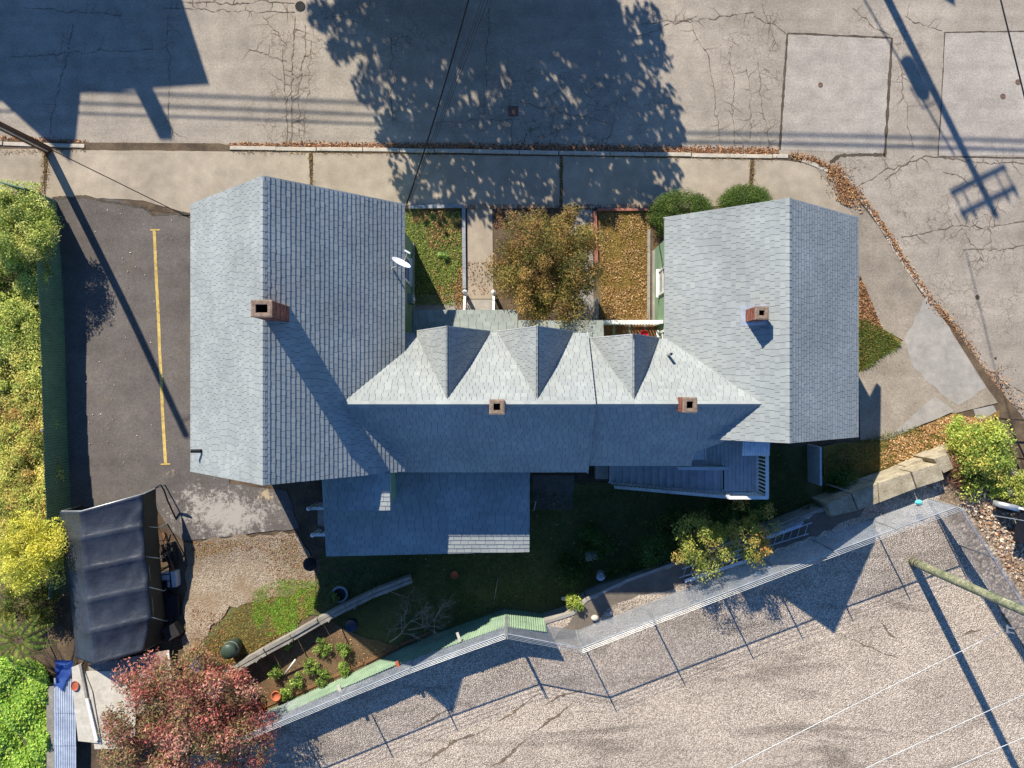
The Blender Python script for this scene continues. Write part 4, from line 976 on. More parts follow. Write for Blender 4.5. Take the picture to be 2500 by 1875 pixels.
def rail(name, a, b, n, base_a, base_b, par, mat='white', w=.11, skip=None):
    a, b = Vector(a), Vector(b); mb = MB(); mb.beam(a, b, w, .045); mb.build(name, MAT[mat], par)
    ba, bb = Vector(base_a), Vector(base_b); mb = MB(); mb.beam(ba + Vector((0, 0, .1)), bb + Vector((0, 0, .1)), .05, .05); mb.build('bottom_rail', MAT[mat], par)
    for k in range(n):
        t = (k + .5) / n; p = ba.lerp(bb, t) + Vector((0, 0, .1)); q = a.lerp(b, t); mb = MB(); mb.beam(p, q, .042, .042, (0, 1, 0)); mb.build('baluster', MAT[mat], par)
rail('handrail', (3.9, -3.92, 1.98), (7.55, -3.92, ZD + .93), 28, (3.9, -3.90, 1.05), (7.55, -3.90, ZD), dk, 'trim')
rail('handrail', (7.5, -3.93, ZD + .95), (8.86, -3.93, ZD + .95), 10, (7.55, -3.90, ZD), (8.8, -3.90, ZD), dk)
rail('handrail', (8.82, -3.93, ZD + .948), (8.82, -2.45, ZD + .948), 11, (8.76, -3.88, ZD), (8.76, -2.45, ZD), dk)
rail('handrail', (5.74, -2.92, ZD + .93), (7.48, -2.92, ZD + .95), 14, (5.9, -2.95, ZD - .3), (7.48, -2.95, ZD), dk, 'trim')
for x, y in ((7.5, -3.9), (8.8, -3.9), (7.48, -2.95), (8.78, -2.4), (6.2, -2.9)):
    mb = MB(); mb.box((x, y, (ZD + .3) / 2 + .45), (.1, .1, ZD + .55)); mb.build('post', MAT['trim'], dk)
# small corrugated hood beside the deck
hd = thing('door_hood', 'small blue grey ribbed metal hood over the deck corner', 'canopy')
mb = MB(); n = 44; vs = []; 
for i in range(n + 1):
    x = 7.90 + i * .94 / n; z = 4.62 + .02 * math.sin(i * 2 * math.pi / 4.4)
    vs += [(x, -1.9, z + .08), (x, -2.46, z), (x, -1.9, z + .07), (x, -2.46, z - .01)]
fs = []
for i in range(n): a = 4 * i; b = a + 4; fs += [(a, a + 1, b + 1, b), (a + 2, b + 2, b + 3, a + 3), (a + 1, a + 3, b + 3, b + 1)]
mb.add(vs, fs); mb.build('metal_sheet', MAT['corrug'], hd, True)
for x in (7.95, 8.8): mb = MB(); mb.beam((x, -1.6, 4.3), (x, -2.4, 4.56), .04, .04); mb.build('bracket', MAT['trim'], hd)
# chair on the deck
ch = thing('garden_chair', 'white plastic garden chair on the rear deck under the eave', 'chair')
cx_, cy_ = 6.55, -2.45
mb = MB(); mb.box((cx_, cy_, ZD + .44), (.46, .44, .03)); mb.build('seat', MAT['whitemetal'], ch)
mb = MB(); mb.beam((cx_ - .02, cy_ + .22, ZD + .45), (cx_ - .02, cy_ + .32, ZD + .85), .44, .03, (0, 1, 0)); mb.build('backrest', MAT['whitemetal'], ch)
for sx in (-.2, .2):
    for sy in (-.19, .19): mb = MB(); mb.tube([(cx_ + sx, cy_ + sy, ZD + .018), (cx_ + sx * .95, cy_ + sy * .95, ZD + .44)], .02, 6); mb.build('leg', MAT['whitemetal'], ch)
    mb = MB(); mb.tube([(cx_ + sx * 1.1, cy_ - .2, ZD + .44), (cx_ + sx * 1.1, cy_ - .2, ZD + .66), (cx_ + sx * 1.1, cy_ + .26, ZD + .68)], .02, 6); mb.build('armrest', MAT['whitemetal'], ch)

# --- side porch at the lean-to's left end
sp = thing('back_porch', 'little back porch with white railings at the lean-to end', 'porch')
ZP = 1.15
for k in range(7): mb = MB(); mb.box((-6.42, -3.9 - k * .23, ZP), (1.0, .21, .035)); mb.build('deck_board', MAT['greydeck'], sp)
def rail2(y, x0, x1, z): 
    mb = MB(); mb.beam((x0, y, z), (x1, y, z), .11, .05); mb.build('handrail', MAT['white'], sp)
    n = 5
    for k in range(n): x = x0 + (k + .5) * (x1 - x0) / n; mb = MB(); mb.box((x, y, z - .45), (.04, .04, .85)); mb.build('baluster', MAT['white'], sp)
    mb = MB(); mb.lathe((x0, y, z - .9), [(.06, 0), (.06, .9), (.08, .92), (.08, .98), (.03, 1.02)], 10); mb.build('newel_post', MAT['white'], sp)
rail2(-4.72, -7.70, -6.7, ZP + .92); rail2(-5.72, -7.55, -6.6, ZP + .92)
for k in range(4): mb = MB(); mb.box((-7.0 - k * .22, -5.2, ZP - .1 - k * .17), (.24, .95, .05)); mb.build('step', MAT['wood'], sp)
mb = MB(); mb.beam((-8.6, -3.1, 1.05), (-6.85, -3.42, 2.35), .12, .05); mb.build('handrail', MAT['trim'], sp)
for k in range(7): mb = MB(); mb.box((-8.35 + k * .22, -2.95, .55 + k * .16), (.24, .8, .05)); mb.build('step', MAT['wood'], sp)

# --- satellite dish
ds = thing('satellite_dish', 'white satellite dish on the left wing roof edge', 'satellite dish')
bse = P(958, 660, 5.35); dc = P(978, 645, 6.05)
ax = Vector((.46, .80, .38)).normalized(); q = ax.to_track_quat('Z', 'Y').to_matrix()
mb = MB(); prof = [(.01, 0), (.12, .008), (.24, .034), (.32, .062), (.33, .066), (.32, .050), (.24, .022), (.12, -.006), (.01, -.014)]; mb.lathe(dc, prof, 28, 0.9, q); mb.build('reflector', MAT['whitemetal'], ds, True)
mb = MB(); mb.tube([bse - Vector((0, 0, .2)), bse + Vector((.08, .02, .38)), dc - ax * .06], .028, 8); mb.build('mast', MAT['metal'], ds)
mb = MB(); mb.tube([dc - q.col[1] * .30, dc + ax * .42 - q.col[1] * .16], .014, 6); mb.build('feed_arm', MAT['metal'], ds)
mb = MB(); mb.beam(dc + ax * .42 - q.col[1] * .16 - q.col[0] * .10, dc + ax * .42 - q.col[1] * .16 + q.col[0] * .10, .05, .05); mb.build('feed_head', MAT['whitemetal'], ds)
mb = MB(); mb.beam(bse - Vector((.1, 0, .22)), bse + Vector((.12, 0, -.30)), .14, .02); mb.build('foot_plate', MAT['metal'], ds)
for s in (-1, 1): mb = MB(); mb.tube([bse + Vector((.02, .02, .3)), bse + Vector((.18, s * .25, -.36))], .010, 5); mb.build('stay', MAT['metal'], ds)

# ================================================================== FENCES AND WALLS
def corr_mesh(name, w, h, mat, period=0.076, amp=0.010, per=8):
    mb = MB(); n = int(w / period * per); vs = []; fs = []
    for i in range(n + 1):
        x = w * i / n; y = amp * math.sin(2 * math.pi * x / period)
        vs += [(x, y, 0), (x, y, h), (x, y + .004, 0), (x, y + .004, h)]
    for i in range(n):
        a = 4 * i; b = a + 4; fs += [(a, b, b + 1, a + 1), (a + 2, a + 3, b + 3, b + 2), (a + 1, b + 1, b + 3, a + 3)]
    me = bpy.data.meshes.new(name); me.from_pydata(vs, [], fs); me.materials.append(mat); return me
def corr_fence(root, pts, zb, zt, mat, pw=0.76, period=0.076, tilt=0.0):
    me = corr_mesh('metal_panel', pw, 1.0, mat, period, period * .16)
    for i in range(len(pts) - 1):
        a, b = Vector(pts[i][:2]), Vector(pts[i + 1][:2]); d = b - a; L = d.length; n = max(1, round(L / pw)); s = L / n
        for k in range(n):
            o = obj('metal_panel', me, root); p = a + d * (k / n); h0 = zb(p.x, p.y); o.location = (p.x, p.y, h0); ht = zt(p.x, p.y) - h0 + random.uniform(-.02, .02)
            o.scale = (s / pw * 1.02, 1, ht); o.rotation_euler = (0, 0, math.atan2(d.y, d.x))
        for k in range(0, n + 1, 3):
            p = a + d * (k / n); mb = MB(); nr = Vector((-d.y, d.x)).normalized() * -.06; mb.box((p.x + nr.x, p.y + nr.y, (zb(p.x, p.y) + zt(p.x, p.y)) / 2 - .03), (.09, .09, zt(p.x, p.y) - zb(p.x, p.y))); mb.build('fence_post', MAT['wood'], root)
        for f in (.25, .8):
            za = zb(a.x, a.y) + f * (zt(a.x, a.y) - zb(a.x, a.y)); zb_ = zb(b.x, b.y) + f * (zt(b.x, b.y) - zb(b.x, b.y)); nr = Vector((-d.y, d.x, 0)).normalized() * -.05
            mb = MB(); mb.beam(Vector((a.x, a.y, za)) + nr, Vector((b.x, b.y, zb_)) + nr, .04, .09); mb.build('fence_rail', MAT['wood'], root)
gf = thing('corrugated_fence', 'pale green corrugated metal fence above the gravel lot', 'fence')
corr_fence(gf, FENCE_T[:5], lambda x, y: gz(x, y) - .1, lambda x, y: 2.58, MAT['greenfence'], .8, .09)
gf2 = thing('corrugated_fence', 'short end run of pale green ribbed fence right of the bend', 'fence')
corr_fence(gf2, FENCE_T[4:6], lambda x, y: gz(x, y) - .1, lambda x, y: 2.58, MAT['greenfence'], .8, .09)
# brown boards at the foot of the fence
tb = thing('bed_boards', 'brown timber boards lying along the foot of the green fence', 'boards')
FT = [p for p in FENCE_T]
for i in range(1, 4):
    a, b = FT[i], FT[i + 1]; n = 3
    for k in range(n):
        if i == 3 and k > 0: continue
        p, q = a.lerp(b, k / n), a.lerp(b, (k + .96) / n); d = (q - p).normalized(); nr = Vector((-d.y, d.x, 0)) * (.16 + random.uniform(0, .05))
        p = p + nr; q = q + nr; p.z = gz(p.x, p.y) + .03; q.z = gz(q.x, q.y) + .03; mb = MB(); mb.beam(p, q, .12, .1); mb.build('board', MAT['brownwood'], tb)
# things left on the fence top
for (x, y, m_, sz, lb) in ((971, 1622, 'clay', (.12, .2, .1), 'pinkish brick balanced on the green fence top'), (829, 1682, 'plywood', (.12, .26, .06), 'pale wooden block on the green fence top near the garden'), (1120, 1556, 'plywood', (.10, .36, .03), 'splintered pale board stuck on the green fence near the bend')):
    c = P(x, y, 2.62); mb = MB(); mb.box(c, sz, .35); tag(mb.build('loose_block', MAT[m_]), lb, 'block')

# left boundary fence, dark green
lf = thing('boundary_fence', 'long dark green corrugated fence beside the parking drive', 'fence')
LFP = [PG(138, 492), PG(146, 600), PG(160, 900), PG(172, 1190), PG(176, 1330), PG(172, 1440)]
corr_fence(lf, LFP, lambda x, y: gz(x, y) - .05, lambda x, y: gz(x, y) + 1.52, MAT['darkgreenfence'], .8, .10)
mb = MB(); a = PG(78, 476); b = PG(140, 492); a.z += 1.3; b.z += 1.3; mb.beam(a, b, .05, 1.3); mb.build('return_panel', MAT['darkgreenfence'], lf)

# retaining wall below the lot, right of the fence
rw = thing('retaining_wall', 'low concrete retaining wall between shaded yard and gravel lot', 'wall')
for i in range(5, 13):
    a, b = Vector((*LOTW[i], 0)), Vector((*LOTW[i + 1], 0)); n = Vector((-(b - a).y, (b - a).x, 0)).normalized() * .09
    za, zb2 = gz(a.x, a.y) - .2, LOT + .03 + (i % 2) * .004; mb = MB(); d = (b - a).normalized() * .003
    mb.prism([tuple((a - n * .2 + d)[:2]), tuple((b - n * .2 - d)[:2]), tuple((b + n - d)[:2]), tuple((a + n + d)[:2])], za, zb2); mb.build('wall_section', MAT['slab_grey'], rw)
# big concrete blocks
BL = [([(2145, 1179), (2223, 1153), (2237, 1193), (2149, 1227)], 'large lichen stained concrete block nearest the house shadow'), ([(2226, 1152), (2294, 1131), (2306, 1171), (2240, 1192)], 'second large pale concrete block with a long shadow'), ([(2279, 1121), (2313, 1108), (2328, 1144), (2304, 1156)], 'end concrete block beside the brown twiggy heap'),
      ([(2080, 1206), (2143, 1180), (2146, 1228), (2096, 1246)], 'concrete block half in the edge of the house shadow'), ([(2018, 1230), (2078, 1207), (2094, 1247), (2030, 1262)], 'shaded concrete block left end of the block row')]
for q, lb in BL:
    zt = LOT + .42 + random.uniform(-.02, .02); pl = [tuple(P(x, y, zt)[:2]) for x, y in q]; cxy = (sum(p[0] for p in pl) / 4, sum(p[1] for p in pl) / 4)
    inn = [(cxy[0] + (p[0] - cxy[0]) * .97, cxy[1] + (p[1] - cxy[1]) * .97) for p in pl]
    mb = MB(); pl = pl[::-1] if sum(pl[i][0] * pl[(i + 1) % 4][1] - pl[(i + 1) % 4][0] * pl[i][1] for i in range(4)) < 0 else pl
    inn = [(cxy[0] + (p[0] - cxy[0]) * .97, cxy[1] + (p[1] - cxy[1]) * .97) for p in pl]
    vs = [(p[0], p[1], .3) for p in pl] + [(p[0], p[1], zt - .03) for p in pl] + [(p[0], p[1], zt) for p in inn]
    mb.add(vs, [(i, (i + 1) % 4, 4 + (i + 1) % 4, 4 + i) for i in range(4)] + [(4 + i, 4 + (i + 1) % 4, 8 + (i + 1) % 4, 8 + i) for i in range(4)] + [(8, 9, 10, 11)])
    tag(mb.build('concrete_block', MAT['block']), lb, 'block', 'concrete blocks of the low wall')
us = thing('upper_kerb', 'narrow upper kerb of pale blocks along the leafy lawn', 'kerb')
for a, b in (((2150, 1172), (2205, 1146)), ((2207, 1145), (2262, 1122)), ((2264, 1120), (2325, 1094))):
    p, q = P(*a, .95), P(*b, .95); mb = MB(); mb.beam(p - Vector((0, 0, .2)), q - Vector((0, 0, .2)), .28, .7); mb.build('kerb_block', MAT['block'], us)

# chain link fence round the lot
def chain(root, pts, h, post_every=2.6, sp=0.075, wr=0.0046, zb=LOT):
    tot = MB()
    for i in range(len(pts) - 1):
        a, b = Vector((*pts[i][:2], zb)), Vector((*pts[i + 1][:2], zb)); d = (b - a); L = d.length; d.normalize()
        mb = MB(); mb.tube([a + Vector((0, 0, h)), b + Vector((0, 0, h))], .022, 8); mb.build('top_rail', MAT['metal'], root)
        n = max(1, round(L / post_every))
        for k in range(n + (1 if i == len(pts) - 2 else 0)):
            p = a + d * (L * k / n); mb = MB(); mb.tube([p - Vector((0, 0, .1)), p + Vector((0, 0, h + .06)), p + Vector((.02, -.06, h + .36))], [.03, .03, .018], 8); mb.build('post', MAT['metal'], root)
        for e in (.12, .22, .32):
            mb = MB(); off = Vector((.02, -.06, 0)) * (e / .36); mb.tube([a + off + Vector((0, 0, h + e)), a.lerp(b, .5) + off + Vector((0, 0, h + e - .03)), b + off + Vector((0, 0, h + e))], .006, 4); mb.build('barbed_wire', MAT['metal'], root)
        m = int((L + h) / sp)
        for k in range(m):
            s0 = k * sp - h
            for sg in (0, 1):
                u0, u1 = (s0, s0 + h) if sg == 0 else (s0 + h, s0); t0, t1 = 0.0, 1.0
                # clip to 0..L
                lo, hi = min(u0, u1), max(u0, u1)
                if hi <= 0 or lo >= L: continue
                def ut(t): return u0 + (u1 - u0) * t
                ta = (0 - u0) / (u1 - u0); tb_ = (L - u0) / (u1 - u0); t0 = max(0, min(ta, tb_)); t1 = min(1, max(ta, tb_))
                if t1 - t0 < .02: continue
                p = a + d * ut(t0) + Vector((0, 0, h * t0 + .03)); q = a + d * ut(t1) + Vector((0, 0, h * t1))
                tot.tube([p, q], wr, 3, cap=False)
    tot.build('wire_mesh', MAT['metal'], root, kind='stuff')
RT = [P(x, y, LOT + 1.85) for x, y in [(520, 1832), (663, 1771), (1002, 1632), (1234, 1548)]]
cf = thing('chain_link_fence', 'chain link fence standing behind the green corrugated fence', 'fence'); chain(cf, RT, 1.85)
cf = thing('chain_link_fence', 'chain link fence running along the lot edge below the yard', 'fence'); chain(cf, [P(x, y, LOT + 1.85) for x, y in [(1238, 1548), (1418, 1583), (1776, 1445), (2037, 1346), (2336, 1238)]], 1.85)
cf = thing('chain_link_fence', 'chain link fence turning down the right side of the lot', 'fence'); chain(cf, [P(x, y, LOT + 1.85) for x, y in [(2342, 1240), (2500, 1480), (2640, 1700)]], 1.85)
mb = MB(); c = P(2240, 1226, 1.9); mb.lathe(c, [(.02, 0), (.12, .02), (.15, .08), (.1, .14), (.02, .16)], 9, .7); tag(mb.build('plastic_bag', MAT['teal']), 'crumpled teal plastic bag caught on the chain link fence', 'bag')
# wooden garden wall of sleepers
ww = thing('timber_wall', 'weathered timber sleeper wall along the garden bed', 'wall')
TW = [(556, 1646), (600, 1612), (660, 1578), (722, 1545), (786, 1508), (850, 1474), (915, 1442), (1008, 1406)]
for i in range(len(TW) - 1):
    for k in range(2):
        a, b = PG(*TW[i]), PG(*TW[i + 1]); d = (b - a).normalized(); nr = Vector((-d.y, d.x, 0)) * (.075 * (1 - 2 * k)); up = Vector((0, 0, .36 + random.uniform(-.03, .03)))
        mb = MB(); mb.beam(a + nr + up + d * .01, b + nr + up - d * .01, .13, .5); mb.build('sleeper', MAT['wood'], ww)
for x, y in ((726, 1548), (820, 1496), (650, 1590), (880, 1466), (590, 1624)):
    p = PG(x, y); mb = MB(); mb.tube([p, p + Vector((0, 0, 1.1))], .025, 6); mb.build('stake', MAT['wood'], ww)
mb = MB(); a, b = PG(1972, 1085), PG(1974, 1176); mb.beam(a + Vector((0, 0, .6)), b + Vector((0, 0, .55)), .08, 1.2); mb2 = mb; tag(mb.build('board_fence', MAT['greydeck']), 'short grey board screen behind the right wing', 'fence')
mb = MB(); p = PG(2010, 1180); mb.tube([p, p + Vector((0, 0, 1.9))], .03, 8); tag(mb.build('iron_post', MAT['metal']), 'thin iron post standing in the shade by the concrete blocks', 'post')

# ================================================================== POLES AND CABLES
def shadowless(o): return o
pl = thing('utility_pole', 'brown utility pole at the kerb near the left edge', 'pole')
b = P(116, 366, .1); mb = MB(); mb.tube([b, b + Vector((0, 0, 4)), b + Vector((0, 0, 8.6))], [.17, .15, .13], 14); mb.build('pole_shaft', MAT['polewood'], pl, True)
mb = MB(); mb.tube([b + Vector((.13, -.13, .2)), b + Vector((.12, -.12, 5.0))], .03, 6); mb.build('conduit', MAT['metal'], pl)
pl2 = thing('utility_pole', 'mossy green wooden pole rising from the gravel lot', 'pole')
b2 = P(2228, 1372, LOT); mb = MB(); pts = [b2 + Vector((0, 0, z)) for z in (0, .25, 3, 6, 9.0)]; mb.tube(pts, [.17, .165, .155, .14, .12], 14); mb.build('pole_shaft', MAT['greenwood'], pl2, True)
mb = MB(); mb.tube([b2 + Vector((0, 0, .32)), b2 + Vector((0, 0, .36))], .175, 14); mb.build('band', MAT['black'], pl2)
mb = MB(); mb.beam(b2 + Vector((-1, 0, 8.6)), b2 + Vector((1, 0, 8.6)), .1, .12); mb.build('crossarm', MAT['greenwood'], pl2)
# pole across the street with crossarms and transformer (its shadow lies on the road)
pl3 = thing('utility_pole', 'utility pole across the street whose crossarm shadow falls on the road', 'pole')
tip = P(2432, 528, 0); hp = 11.5; k_ = hp / .635; b3 = Vector((tip.x - .447 * k_, tip.y + .894 * k_, 0))
mb = MB(); mb.tube([b3, b3 + Vector((0, 0, hp))], [.19, .13], 14); mb.build('pole_shaft', MAT['polewood'], pl3)
dirx = Vector((2.25, 1.1, 0)).normalized()
for z, l in ((hp - .45, 1.25), (hp - 1.05, 1.25)):
    mb = MB(); mb.beam(b3 - dirx * l + Vector((0, 0, z)), b3 + dirx * l + Vector((0, 0, z)), .11, .13); mb.build('crossarm', MAT['polewood'], pl3)
for s in (-1.15, -.75, .75, 1.15):
    mb = MB(); mb.lathe(b3 + dirx * s + Vector((0, 0, hp - .4)), [(.03, 0), (.07, .06), (.04, .1), (.08, .16), (.03, .22)], 10); mb.build('insulator', MAT['greykerb'], pl3)
    mb = MB(); mb.beam(b3 + dirx * s + Vector((0, 0, hp - 1.0)), b3 + dirx * s + Vector((0, 0, hp - .5)), .05, .05, (0, 1, 0)); mb.build('brace', MAT['metal'], pl3)
mb = MB(); mb.lathe(b3 + Vector((-.42, -.12, hp - 4.6)), [(.1, 0), (.27, .04), (.28, .95), (.2, 1.05), (.05, 1.1)], 16); mb.build('transformer', MAT['greykerb'], pl3)
mb = MB(); mb.tube([b3 + Vector((-.2, 0, hp - 3.3)), b3 + Vector((-.75, -.1, hp - 3.2)), b3 + Vector((-.85, -.1, hp - 3.8)), b3 + Vector((-.5, -.1, hp - 3.6))], .03, 6); mb.build('lead', MAT['wire'], pl3)

def cable(name, label, a, b, sag, r, mat='wire', n=14):
    a, b = Vector(a), Vector(b); mb = MB(); pts = []
    for k in range(n + 1):
        t = k / n; p = a.lerp(b, t); p.z -= sag * 4 * t * (1 - t); pts.append(p)
    mb.tube(pts, r, 6); return tag(mb.build(name, MAT[mat], None, True), label, 'cable', 'overhead cables')
cable('overhead_cable', 'black service cable from the left pole to the left wing corner', (b.x, b.y, 8.3), P(462, 532, 4.6), .35, .016)
cable('overhead_cable', 'thick black cable crossing the tree shadow to the courtyard corner', P(1160, -60, 9.0), P(993, 498, 4.2), .3, .026)
for i, (x0, x1) in enumerate(((1190, 1000), (1197, 1003), (1206, 1006))):
    cable('overhead_cable', ('left', 'middle', 'right')[i] + ' of three thin cables fanning to the courtyard corner', P(x0, -40, 8.6), P(x1 - 4, 492, 3.2), .2, .007)
pa_, pb_ = P(2443, 0, 8.5), P(2502, 240, 8.5); dv_ = pb_ - pa_
cable('overhead_cable', 'black cable crossing the top right corner of the picture', pa_ - dv_ * 2.2, pb_ + dv_ * 3.0, .0, .022)
# power lines on the far side: they run above the street beyond the frame
for i, (z, ypx, y2, r) in enumerate(((9.6, 233, 262, .04), (8.6, 262, 290, .036), (7.6, 290, 310, .03))):
    k = z / .635; A_ = P(-500, ypx - 30, 0); B_ = P(1500, y2 + 22, 0)
    d_ = Vector((-.447 * k, .894 * k, z)); cable('overhead_cable', ('highest', 'middle', 'lowest')[i] + ' utility line beyond the top left throwing a soft stripe on the road', A_ + d_, B_ + d_, .1, r)
for i, (z, ypx, y2) in enumerate(((9.8, 330, 350), (8.8, 352, 372))):
    k = z / .635; A_ = P(1300, ypx - 8, 0); B_ = P(2900, y2 + 12, 0); d_ = Vector((-.447 * k, .894 * k, z)); cable('overhead_cable', ('upper', 'lower')[i] + ' utility line beyond the top right throwing a soft stripe on the road', A_ + d_, B_ + d_, .1, .042)
for i, (xa, ya, xb, yb) in enumerate(((2110, 0, 2330, 380),)):
    z = 8.5; k = z / .635; d_ = Vector((-.447 * k, .894 * k, z)); cable('overhead_cable', 'drop line beside the far pole whose thin shadow runs down the road', P(xa, ya) + d_, P(xb, yb) + d_, .1, .04)
# white lines above the lot
for i, (a, c) in enumerate((((1640, 1950), (2452, 1538)), ((1960, 1950), (2620, 1642)), ((2140, 1960), (2640, 1742)))):
    cable('white_line', ('topmost', 'middle', 'lowest')[i] + ' of three white lines strung above the gravel lot', P(*a, 6.5), P(*c, 7.0), .05, .011, 'metal')
ins = thing('line_clamp', 'white metal clamp at the end of the topmost white line', 'clamp')
c = P(2460, 1537, 7.0)
for s in (-.07, .07):
    mb = MB(); mb.beam(c + Vector((-.02, s, 0)), c + Vector((.2, s - .05, .0)), .03, .04); mb.build('clamp_bar', MAT['metal'], ins)
mb = MB(); mb.beam(c + Vector((-.01, -.12, 0)), c + Vector((-.01, .12, 0)), .035, .05); mb.build('clamp_body', MAT['metal'], ins)
cable('overhead_cable', 'thin dark stay leading from the white clamp out to the right', c + Vector((.2, 0, 0)), P(2700, 1500, 8.0), .02, .008)

# ================================================================== BUILDINGS AND TREE ACROSS THE STREET (their shadows fall in the picture)
def back(px, py, h):                        # roof point of height h whose shadow falls on that pixel of the road
    p = P(px, py, 0); k = h / .635; return Vector((p.x - .447 * k, p.y + .894 * k, h))
def far_house(name, label, apex_w, apex_e, half, zr, ze, cross=None, chim=None):
    t = thing(name, label, 'house'); a, e = Vector(apex_w), Vector(apex_e); d = (e - a).normalized(); n = Vector((-d.y, d.x, 0))
    N_, S_ = n * half, -n * half; dz = Vector((0, 0, ze - zr))
    for o_ in (N_, S_):
        mb = MB(); q = [a, e, e + o_ + dz, a + o_ + dz]; th = Vector((0, 0, -.12)); mb.add(q + [v + th for v in q], [(0, 1, 2, 3), (7, 6, 5, 4), (0, 4, 5, 1), (1, 5, 6, 2), (2, 6, 7, 3), (3, 7, 4, 0)]); mb.build('roof_slope', MAT['shingle'], t)
    i_ = .3; a2, e2 = a + d * i_, e - d * i_; w = half - .3; prof = [(-w, 0), (w, 0), (w, ze), (0, zr - .25), (-w, ze)]
    vs = [Vector((p.x, p.y, 0)) + n * s + Vector((0, 0, z)) for p in (a2, e2) for s, z in prof]
    mb = MB(); mb.add(vs, [(0, 1, 2, 3, 4), (9, 8, 7, 6, 5)] + [(i, 5 + i, 5 + (i + 1) % 5, (i + 1) % 5) for i in range(5)]); mb.build('wall', MAT['siding'], t)
    if chim is not None:
        c = a.lerp(e, chim); mb = MB(); mb.box((c.x, c.y, zr + .45), (.52, .5, 1.7)); mb.build('chimney', MAT['brick'], t)
    return t
ra, rb = back(-260, 262, 8.6), back(512, 208, 8.6)
fh = far_house('far_house', 'house across the street throwing the gable shadow at top left', ra, rb, 3.6, 8.6, 5.0, chim=(back(352, 226, 8.6) - ra).length / (rb - ra).length)
ap = back(180, 408, 9.4); nb_ = ap + Vector((0, 7.0, 0)); ze = 9.4 - 3.4; hw = 2.85
for s in (-1, 1):
    mb = MB(); q = [ap, nb_, nb_ + Vector((s * hw, 0, ze - 9.4)), ap + Vector((s * hw, 0, ze - 9.4))]; th = Vector((0, 0, -.12)); mb.add(q + [v + th for v in q], [(0, 1, 2, 3), (7, 6, 5, 4), (0, 4, 5, 1), (1, 5, 6, 2), (2, 6, 7, 3), (3, 7, 4, 0)]); mb.build('wing_roof', MAT['shingle'], fh)
mb = MB(); prof = [(-hw + .25, 0), (hw - .25, 0), (hw - .25, ze), (0, 9.15), (-hw + .25, ze)]; vs = [(ap.x + s, ap.y + o_, z) for o_ in (.3, 6.8) for s, z in prof]
mb.add(vs, [(0, 1, 2, 3, 4), (9, 8, 7, 6, 5)] + [(i, 5 + i, 5 + (i + 1) % 5, (i + 1) % 5) for i in range(5)]); mb.build('wing_wall', MAT['siding'], fh)
far_house('far_house', 'second house across the street behind the big shade tree', back(1060, 150, 8.0), back(1545, 118, 8.0), 3.4, 8.0, 4.6)
far_house('far_house', 'third house across the street beyond the top right corner', back(2120, -170, 7.6), back(2332, 16, 7.6), 1.2, 7.6, 6.2)

# big shade tree across the street
bt = thing('shade_tree', 'big leafy shade tree across the street that dapples the road', 'tree')
def crown_at(px, py, h): return back(px, py, h)
cl = []
rt = random.Random(5)
spots = [(1000, 60, 9), (1120, 40, 10), (1240, 90, 10), (1350, 60, 9), (1440, 40, 8), (1180, 180, 8), (1300, 200, 8), (1420, 160, 7.5), (1520, 220, 7), (1500, 300, 6.5), (1390, 290, 7), (1270, 300, 7), (1100, 280, 6.5), (1020, 180, 7.5), (900, 70, 8), (850, 20, 8), (1190, 360, 6), (1080, 380, 5.8), (1330, 380, 6), (1460, 380, 5.8), (1545, 330, 6), (1010, 310, 5.5), (1060, 460, 5), (1190, 470, 5), (1320, 470, 5), (1440, 470, 5), (1530, 440, 5), (1130, 110, 9), (1390, -20, 9), (950, -30, 9), (1500, 120, 7), (970, 130, 7.5), (1230, 420, 5.5), (1380, 430, 5.5)]
cs = np.array([tuple(crown_at(x, y, h)) for x, y, h in spots]); rs = np.array([1.45 * rt.uniform(.75, 1.1) for _ in spots])
edge = [(1600, 130, 6), (1618, 250, 6), (1640, 320, 5.5), (1600, 380, 5.5), (1625, 430, 5.6), (1590, 500, 6.0), (1010, 480, 5.8), (950, 330, 5.5), (900, 220, 6.5), (830, 120, 7), (780, 40, 7.5), (1120, 530, 6.2), (1480, 520, 6.2), (1580, 60, 7)]
cs = np.vstack([cs, np.array([tuple(crown_at(x, y, h)) for x, y, h in edge])]); rs = np.concatenate([rs, [rt.uniform(.45, .85) for _ in edge]])
p_, u_, k_i = clump_leaves(cs, rs, 420, 9, .8); keep = np.ones(len(p_), bool); keep[k_i >= len(spots)] = RNG.random((k_i >= len(spots)).sum()) < .3; p_ = p_[keep]
leaves('crown', p_, .29, palette(len(p_), [(96, 120, 48), (130, 132, 54), (170, 130, 56)], [3, 2, 1]), MAT['leaf'], bt, 'stuff', up=.6, aspect=.7)
cen = cs.mean(0); branches('trunk', (cen[0] - .5, cen[1] + 1.5, 0), [tuple(c) for c in cs], .3, bt, MAT['bark'], 3, trunk_h=3.2)

